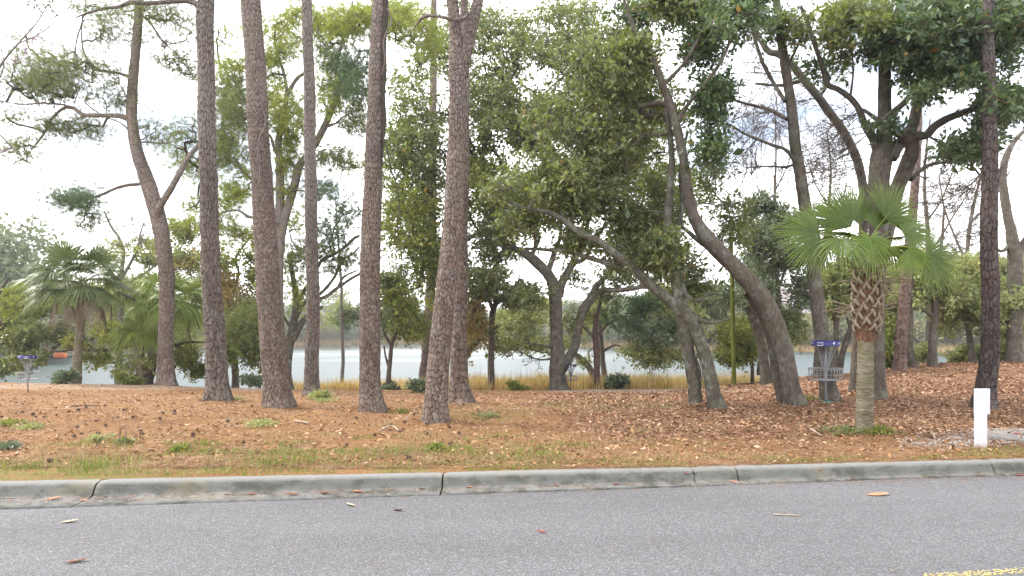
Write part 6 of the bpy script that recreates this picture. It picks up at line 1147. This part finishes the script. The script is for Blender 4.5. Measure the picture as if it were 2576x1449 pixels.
for u, v in cones:
    if v > 1205: continue
    dd = hit(u, v); p = P(u, v, dd)
    if p[1]-y_back(p[0]) < .15: continue
    o = bpy.data.objects.new('pine_cone', cm[n % 3]); COL.objects.link(o); o.location = (p[0], p[1], float(ground_z(p[0], p[1]))+.028); o.rotation_euler = (R(90)+g.normal()*.3, g.normal()*.3, g.random()*6.28); sc = g.uniform(.55, .85); o.scale = (sc, sc, sc*g.uniform(.9, 1.5)); n += 1
    near = 'near the kerb' if p[1] < 10.2 else 'on open needle litter' if p[1] < 14 else 'far up the slope'; side = 'left of the bent pine' if u < 400 else 'below the straight pines' if u < 820 else 'around the nearest pine'
    tag(o, f'small dark pine cone {near}, {side}', 'pine cone', f'pine cones lying {near}, {side}')

# needles and grit blown onto the road, thickest in the gutter
N = 2600; x = rng.uniform(-6.5, 7.5, N); gut = rng.random(N) < .62; y = np.where(gut, y_back(x)-.215-rng.random(N)**1.6*.30, 2.6+rng.random(N)*4.6); kk = (y < y_back(x)-.20); x, y = x[kk], y[kk]; n = len(x)
z = np.where(y < y_edge(x), .004, .024); a = rng.normal(size=n)*.5+np.where(rng.random(n) < .5, 0, math.pi)+.11; ln = rng.uniform(.03, .15, n); w = rng.uniform(.0014, .0028, n)
V = np.stack([np.column_stack([x-np.sin(a)*w, y+np.cos(a)*w, z]), np.column_stack([x+np.sin(a)*w, y-np.cos(a)*w, z]), np.column_stack([x+np.cos(a)*ln, y+np.sin(a)*ln*.6, z+rng.uniform(.001, .006, n)])], 1).reshape(-1, 3)
tag(link('road_needles', make_mesh('road_needles', [(V, np.arange(n*3).reshape(n, 3))], NEED_L), kind='stuff'), 'stray pine needles and bits lying in the gutter and on the asphalt')
N = 1500; x = rng.uniform(-6.5, 7.5, N); y = y_back(x)-.23-rng.random(N)**2*.25
tag(link('road_grit', make_mesh('road_grit', [flat_kites(x, y, np.where(y < y_edge(x), .004, .022), .014, .35, .3)], LIT_PINK), kind='stuff'), 'small brown leaf crumbs gathered along the gutter')
# leaves and sticks on the road and in the gutter
def leafm(name, col): m = M(name); m.base(m.mix(1.0, col, m.ramp(m.noise(50, 3), [(.3, .75), (.7, 1.25)]), 'MULTIPLY'), .7, .25); return m.m
LO, LB, LT, LR = leafm('orange dead leaf', (.42, .19, .10)), leafm('brown dead leaf', (.17, .075, .05)), leafm('tan dead leaf', (.50, .38, .24)), leafm('red dead leaf', (.38, .08, .07))
def road_z(y, x): return 0.003 if y < y_edge(x) else (0.02 if y < y_back(x)-.21 else .10)
def oak_leaf(u, v, size, mat, label, cat='leaf', up=.02, zz=None):
    d0 = (EYE-(.012 if zz is None else zz))*F/(v-V0); p = P(u, v, d0); p[2] = road_z(p[1], p[0]) if zz is None else zz
    n = 9; out = []
    for i in range(n+1):
        t_ = i/n; w = .5*math.sin(math.pi*min(1, t_*.96+.03))**.7*(.75+.35*(i % 2))*.36; out.append((t_-.5, w))
    V = []
    for t_, w in out: V += [(t_*size, w*size, up*abs(w)*3+up*t_*t_*2), (t_*size, 0, up*t_*t_*2), (t_*size, -w*size, up*abs(w)*3.5+up*t_*t_*2)]
    Fq = []
    for i in range(n): b = i*3; Fq += [(b, b+1, b+4, b+3), (b+1, b+2, b+5, b+4)]
    V = np.array(V); V[:, 2] += .002; st = tube([(size*.45, 0, up*.6, .0016), (size*.72, size*.05, up*.2+.003, .001)], 4)
    o = link('fallen_leaf', make_mesh('fallen_leaf', [(V, np.array(Fq)), st], mat), loc=tuple(p)); o.rotation_euler = (rng.normal()*.15, rng.normal()*.1, rng.uniform(-.6, .6)+(math.pi if rng.random() < .5 else 0)); return tag(o, label, cat, 'fallen leaves on the road and in the gutter')
for a in [(135, 1258, .13, LO, 'orange leaf in the gutter at the far left'), (210, 1262, .08, LO, 'smaller orange leaf in the gutter at the far left, by the kerb joint'), (175, 1311, .14, LT, 'long tan leaf lying on the asphalt at the left'), (190, 1411, .13, LB, 'dark brown curled leaf near the bottom left of the road'), (570, 1248, .06, LO, 'tiny orange leaf in the gutter left of the brown one'),
          (632, 1246, .12, LB, 'brown curled leaf in the gutter below the first straight pine'), (735, 1246, .14, LO, 'wide rusty leaf in the gutter below the thickest pine'), (815, 1243, .13, LB, 'brown leaf in the gutter between two rusty ones'), (900, 1240, .14, LO, 'bright orange leaf in the gutter below the mauve pine'), (882, 1269, .12, LT, 'pale leaf on the asphalt just off the gutter'), (1002, 1282, .12, LB, 'thin brown leaf on the asphalt below the mauve pine'),
          (1062, 1233, .08, LB, 'small dark leaf on the gutter edge near the middle joint'), (1180, 1229, .07, LO, 'small orange leaf just right of the middle joint'), (1363, 1337, .07, LR, 'small red leaf in the middle of the road'), (1400, 1224, .06, LO, 'tiny leaf in the gutter right of centre'), (1550, 1221, .08, LB, 'small brown leaf in the gutter below the short reddish pine'), (1720, 1211, .09, LR, 'reddish leaf in the gutter by the cracked kerb'), (1745, 1210, .14, LB, 'large brown curled leaf in the gutter by the cracked kerb'),
          (1845, 1215, .10, LO, 'orange leaf just right of the kerb joint'), (2204, 1197, .12, LO, 'orange leaf leaning on the gutter below the palm'), (2340, 1192, .12, LB, 'dark brown leaf in the gutter right of the palm'), (2400, 1192, .07, LO, 'small orange leaf in the gutter before the white post'), (2460, 1191, .09, LB, 'dark leaf in the gutter below the white post'), (2530, 1186, .08, LB, 'dark leaf in the gutter right of the white post'), (2565, 1195, .10, LR, 'red-brown leaf at the right edge of the gutter'), (2208, 1243, .24, LO, 'long orange leaf on the asphalt below the palm'), (2065, 1205, .06, LO, 'small orange leaf on the gutter left of the palm')]: oak_leaf(*a)
oak_leaf(2015, 1192, .20, LT, 'large pale curled leaf lying against the kerb face left of the palm', zz=.06)
oak_leaf(2560, 1092, .13, LR, 'red-brown leaf lying on the concrete slab', zz=.209)
STK = simple('bleached stick', (.34, .27, .20), .8, .2)
def stick(pts, mat, label, r_=.006):
    q = []
    for k, (u, v, h) in enumerate(pts): dd = hit(u, v) if v < 1150 else EYE*F/(v-V0); p = P(u, v, dd); q.append((p[0], p[1], (float(ground_z(p[0], p[1])) if v < 1150 else 0)+h, r_*(1-.5*k/len(pts))))
    return branch('stick', q, mat, label, 'stick')
stick([(1946, 1297, .01), (1975, 1298, .012), (2018, 1300, .01)], STK, 'thin dry stick lying on the asphalt at the right', .007)
stick([(185, 1411, .01), (215, 1412, .012), (232, 1413, .008)], STK, 'short dark stalk beside the curled leaf at the bottom left', .003)
stick([(180, 1024, .02), (215, 1024, .03), (250, 1023, .02)], TWIG_DARK, 'thin dark stick on the litter below the left palm', .018)
stick([(1058, 1058, .02), (1064, 1042, .05), (1066, 1058, .3)], STK, 'pale twig leaning by the foot of the nearest pine', .009)
stick([(1018, 1062, .02), (1035, 1052, .08), (1060, 1044, .10)], STK, 'pale bent twig left of the nearest pine', .009)
stick([(1066, 1045, .1), (1080, 1052, .06), (1092, 1062, .02)], STK, 'short pale twig against the foot of the nearest pine', .009)
stick([(955, 1086, .02), (985, 1080, .05), (1003, 1087, .02)], STK, 'bleached branch piece on the litter left of the nearest pine', .018)
stick([(740, 1062, .02), (765, 1066, .03), (778, 1068, .02)], STK, 'pale stub of wood right of the thickest pine', .02)
stick([(2040, 1085, .03), (2052, 1096, .06), (2066, 1100, .02)], STK, 'pale broken branch left of the palm foot', .02)
stick([(2330, 1092, .02), (2342, 1098, .07), (2352, 1106, .02)], STK, 'pale broken branch right of the palm foot', .018)
stick([(300, 1122, .0), (302, 1112, .12), (308, 1108, .20), (316, 1110, .18), (318, 1122, .0)], TWIG_DARK, 'bent twig standing as a hoop in the verge at the left', .008)
stick([(240, 1125, .02), (250, 1118, .05), (262, 1108, .09)], TWIG_DARK, 'dark twig propped in the verge at the left', .008)
stick([(0, 1262, .03), (40, 1262, .03)], TWIG_DARK, 'thin needle-like twig in the gutter at the left edge', .002)
stick([(1830, 970, .05), (1880, 966, .06), (1930, 958, .10), (1960, 950, .12)], TWIG_DARK, 'long fallen branch on the path by the mossy pole', .03)
# vines
def vine(tr_u, pts, label, d0, mat, r_): return branch('vine', [(*P(u, v, d0-dd), w/2/F*d0) for u, v, w, dd in pts], mat, label, 'vine')
d5 = TREES['P5'][1]; vine(0, [(959, 420, 5, .05), (963, 360, 7, .08), (967, 300, 8, .1), (964, 240, 9, .14), (968, 180, 11, .12), (967, 110, 13, .1), (971, 40, 14, .1), (970, -20, 14, .1)], 'thick woody vine climbing the right side of the mauve pine', d5, BARK_OAK, 0)
vine(0, [(960, 190, 4, .35), (968, 150, 3, .45), (964, 110, 4, .4), (972, 80, 3, .45), (985, 55, 3, .4), (975, 20, 3, .4)], 'pale thin creeper twisting over the thick vine on the mauve pine', d5, TWIG_GREY, 0)
vine(0, [(965, 345, 4, .25), (975, 380, 3.5, .2), (985, 430, 3.5, .1), (1000, 470, 3, 0), (1004, 520, 2.5, 0), (1000, 580, 2.5, 0), (1012, 640, 2, 0)], 'dark vine hanging free right of the mauve pine', d5, TWIG_DARK, 0)
d3 = TREES['P3'][1]; vine(0, [(650, 470, 4, .45), (654, 430, 3.5, .45), (648, 400, 3, .45), (652, 350, 3.5, .45), (668, 310, 3, .43), (660, 260, 2.5, .42), (676, 215, 2, .42)], 'thin dead vine clinging to the thickest pine', d3, TWIG_GREY, 0)
HAZE = .0005

# ---- haze added to lift shadows and background: one closed box round the whole place
hz = bpy.data.materials.new('added haze'); hz.use_nodes = True; nt = hz.node_tree; nt.nodes.clear()
ho = nt.nodes.new('ShaderNodeOutputMaterial'); hv = nt.nodes.new('ShaderNodeVolumePrincipled'); hv.inputs['Color'].default_value = (.93, .95, 1, 1); hv.inputs['Density'].default_value = HAZE; hv.inputs['Anisotropy'].default_value = .2
nt.links.new(hv.outputs[0], ho.inputs['Volume'])
tag(link('haze', make_mesh('haze', [box(-2600, 2600, -120, 1900, -5, 40)], hz)), 'thin pale haze added over the river to lift the shadows', kind='stuff')
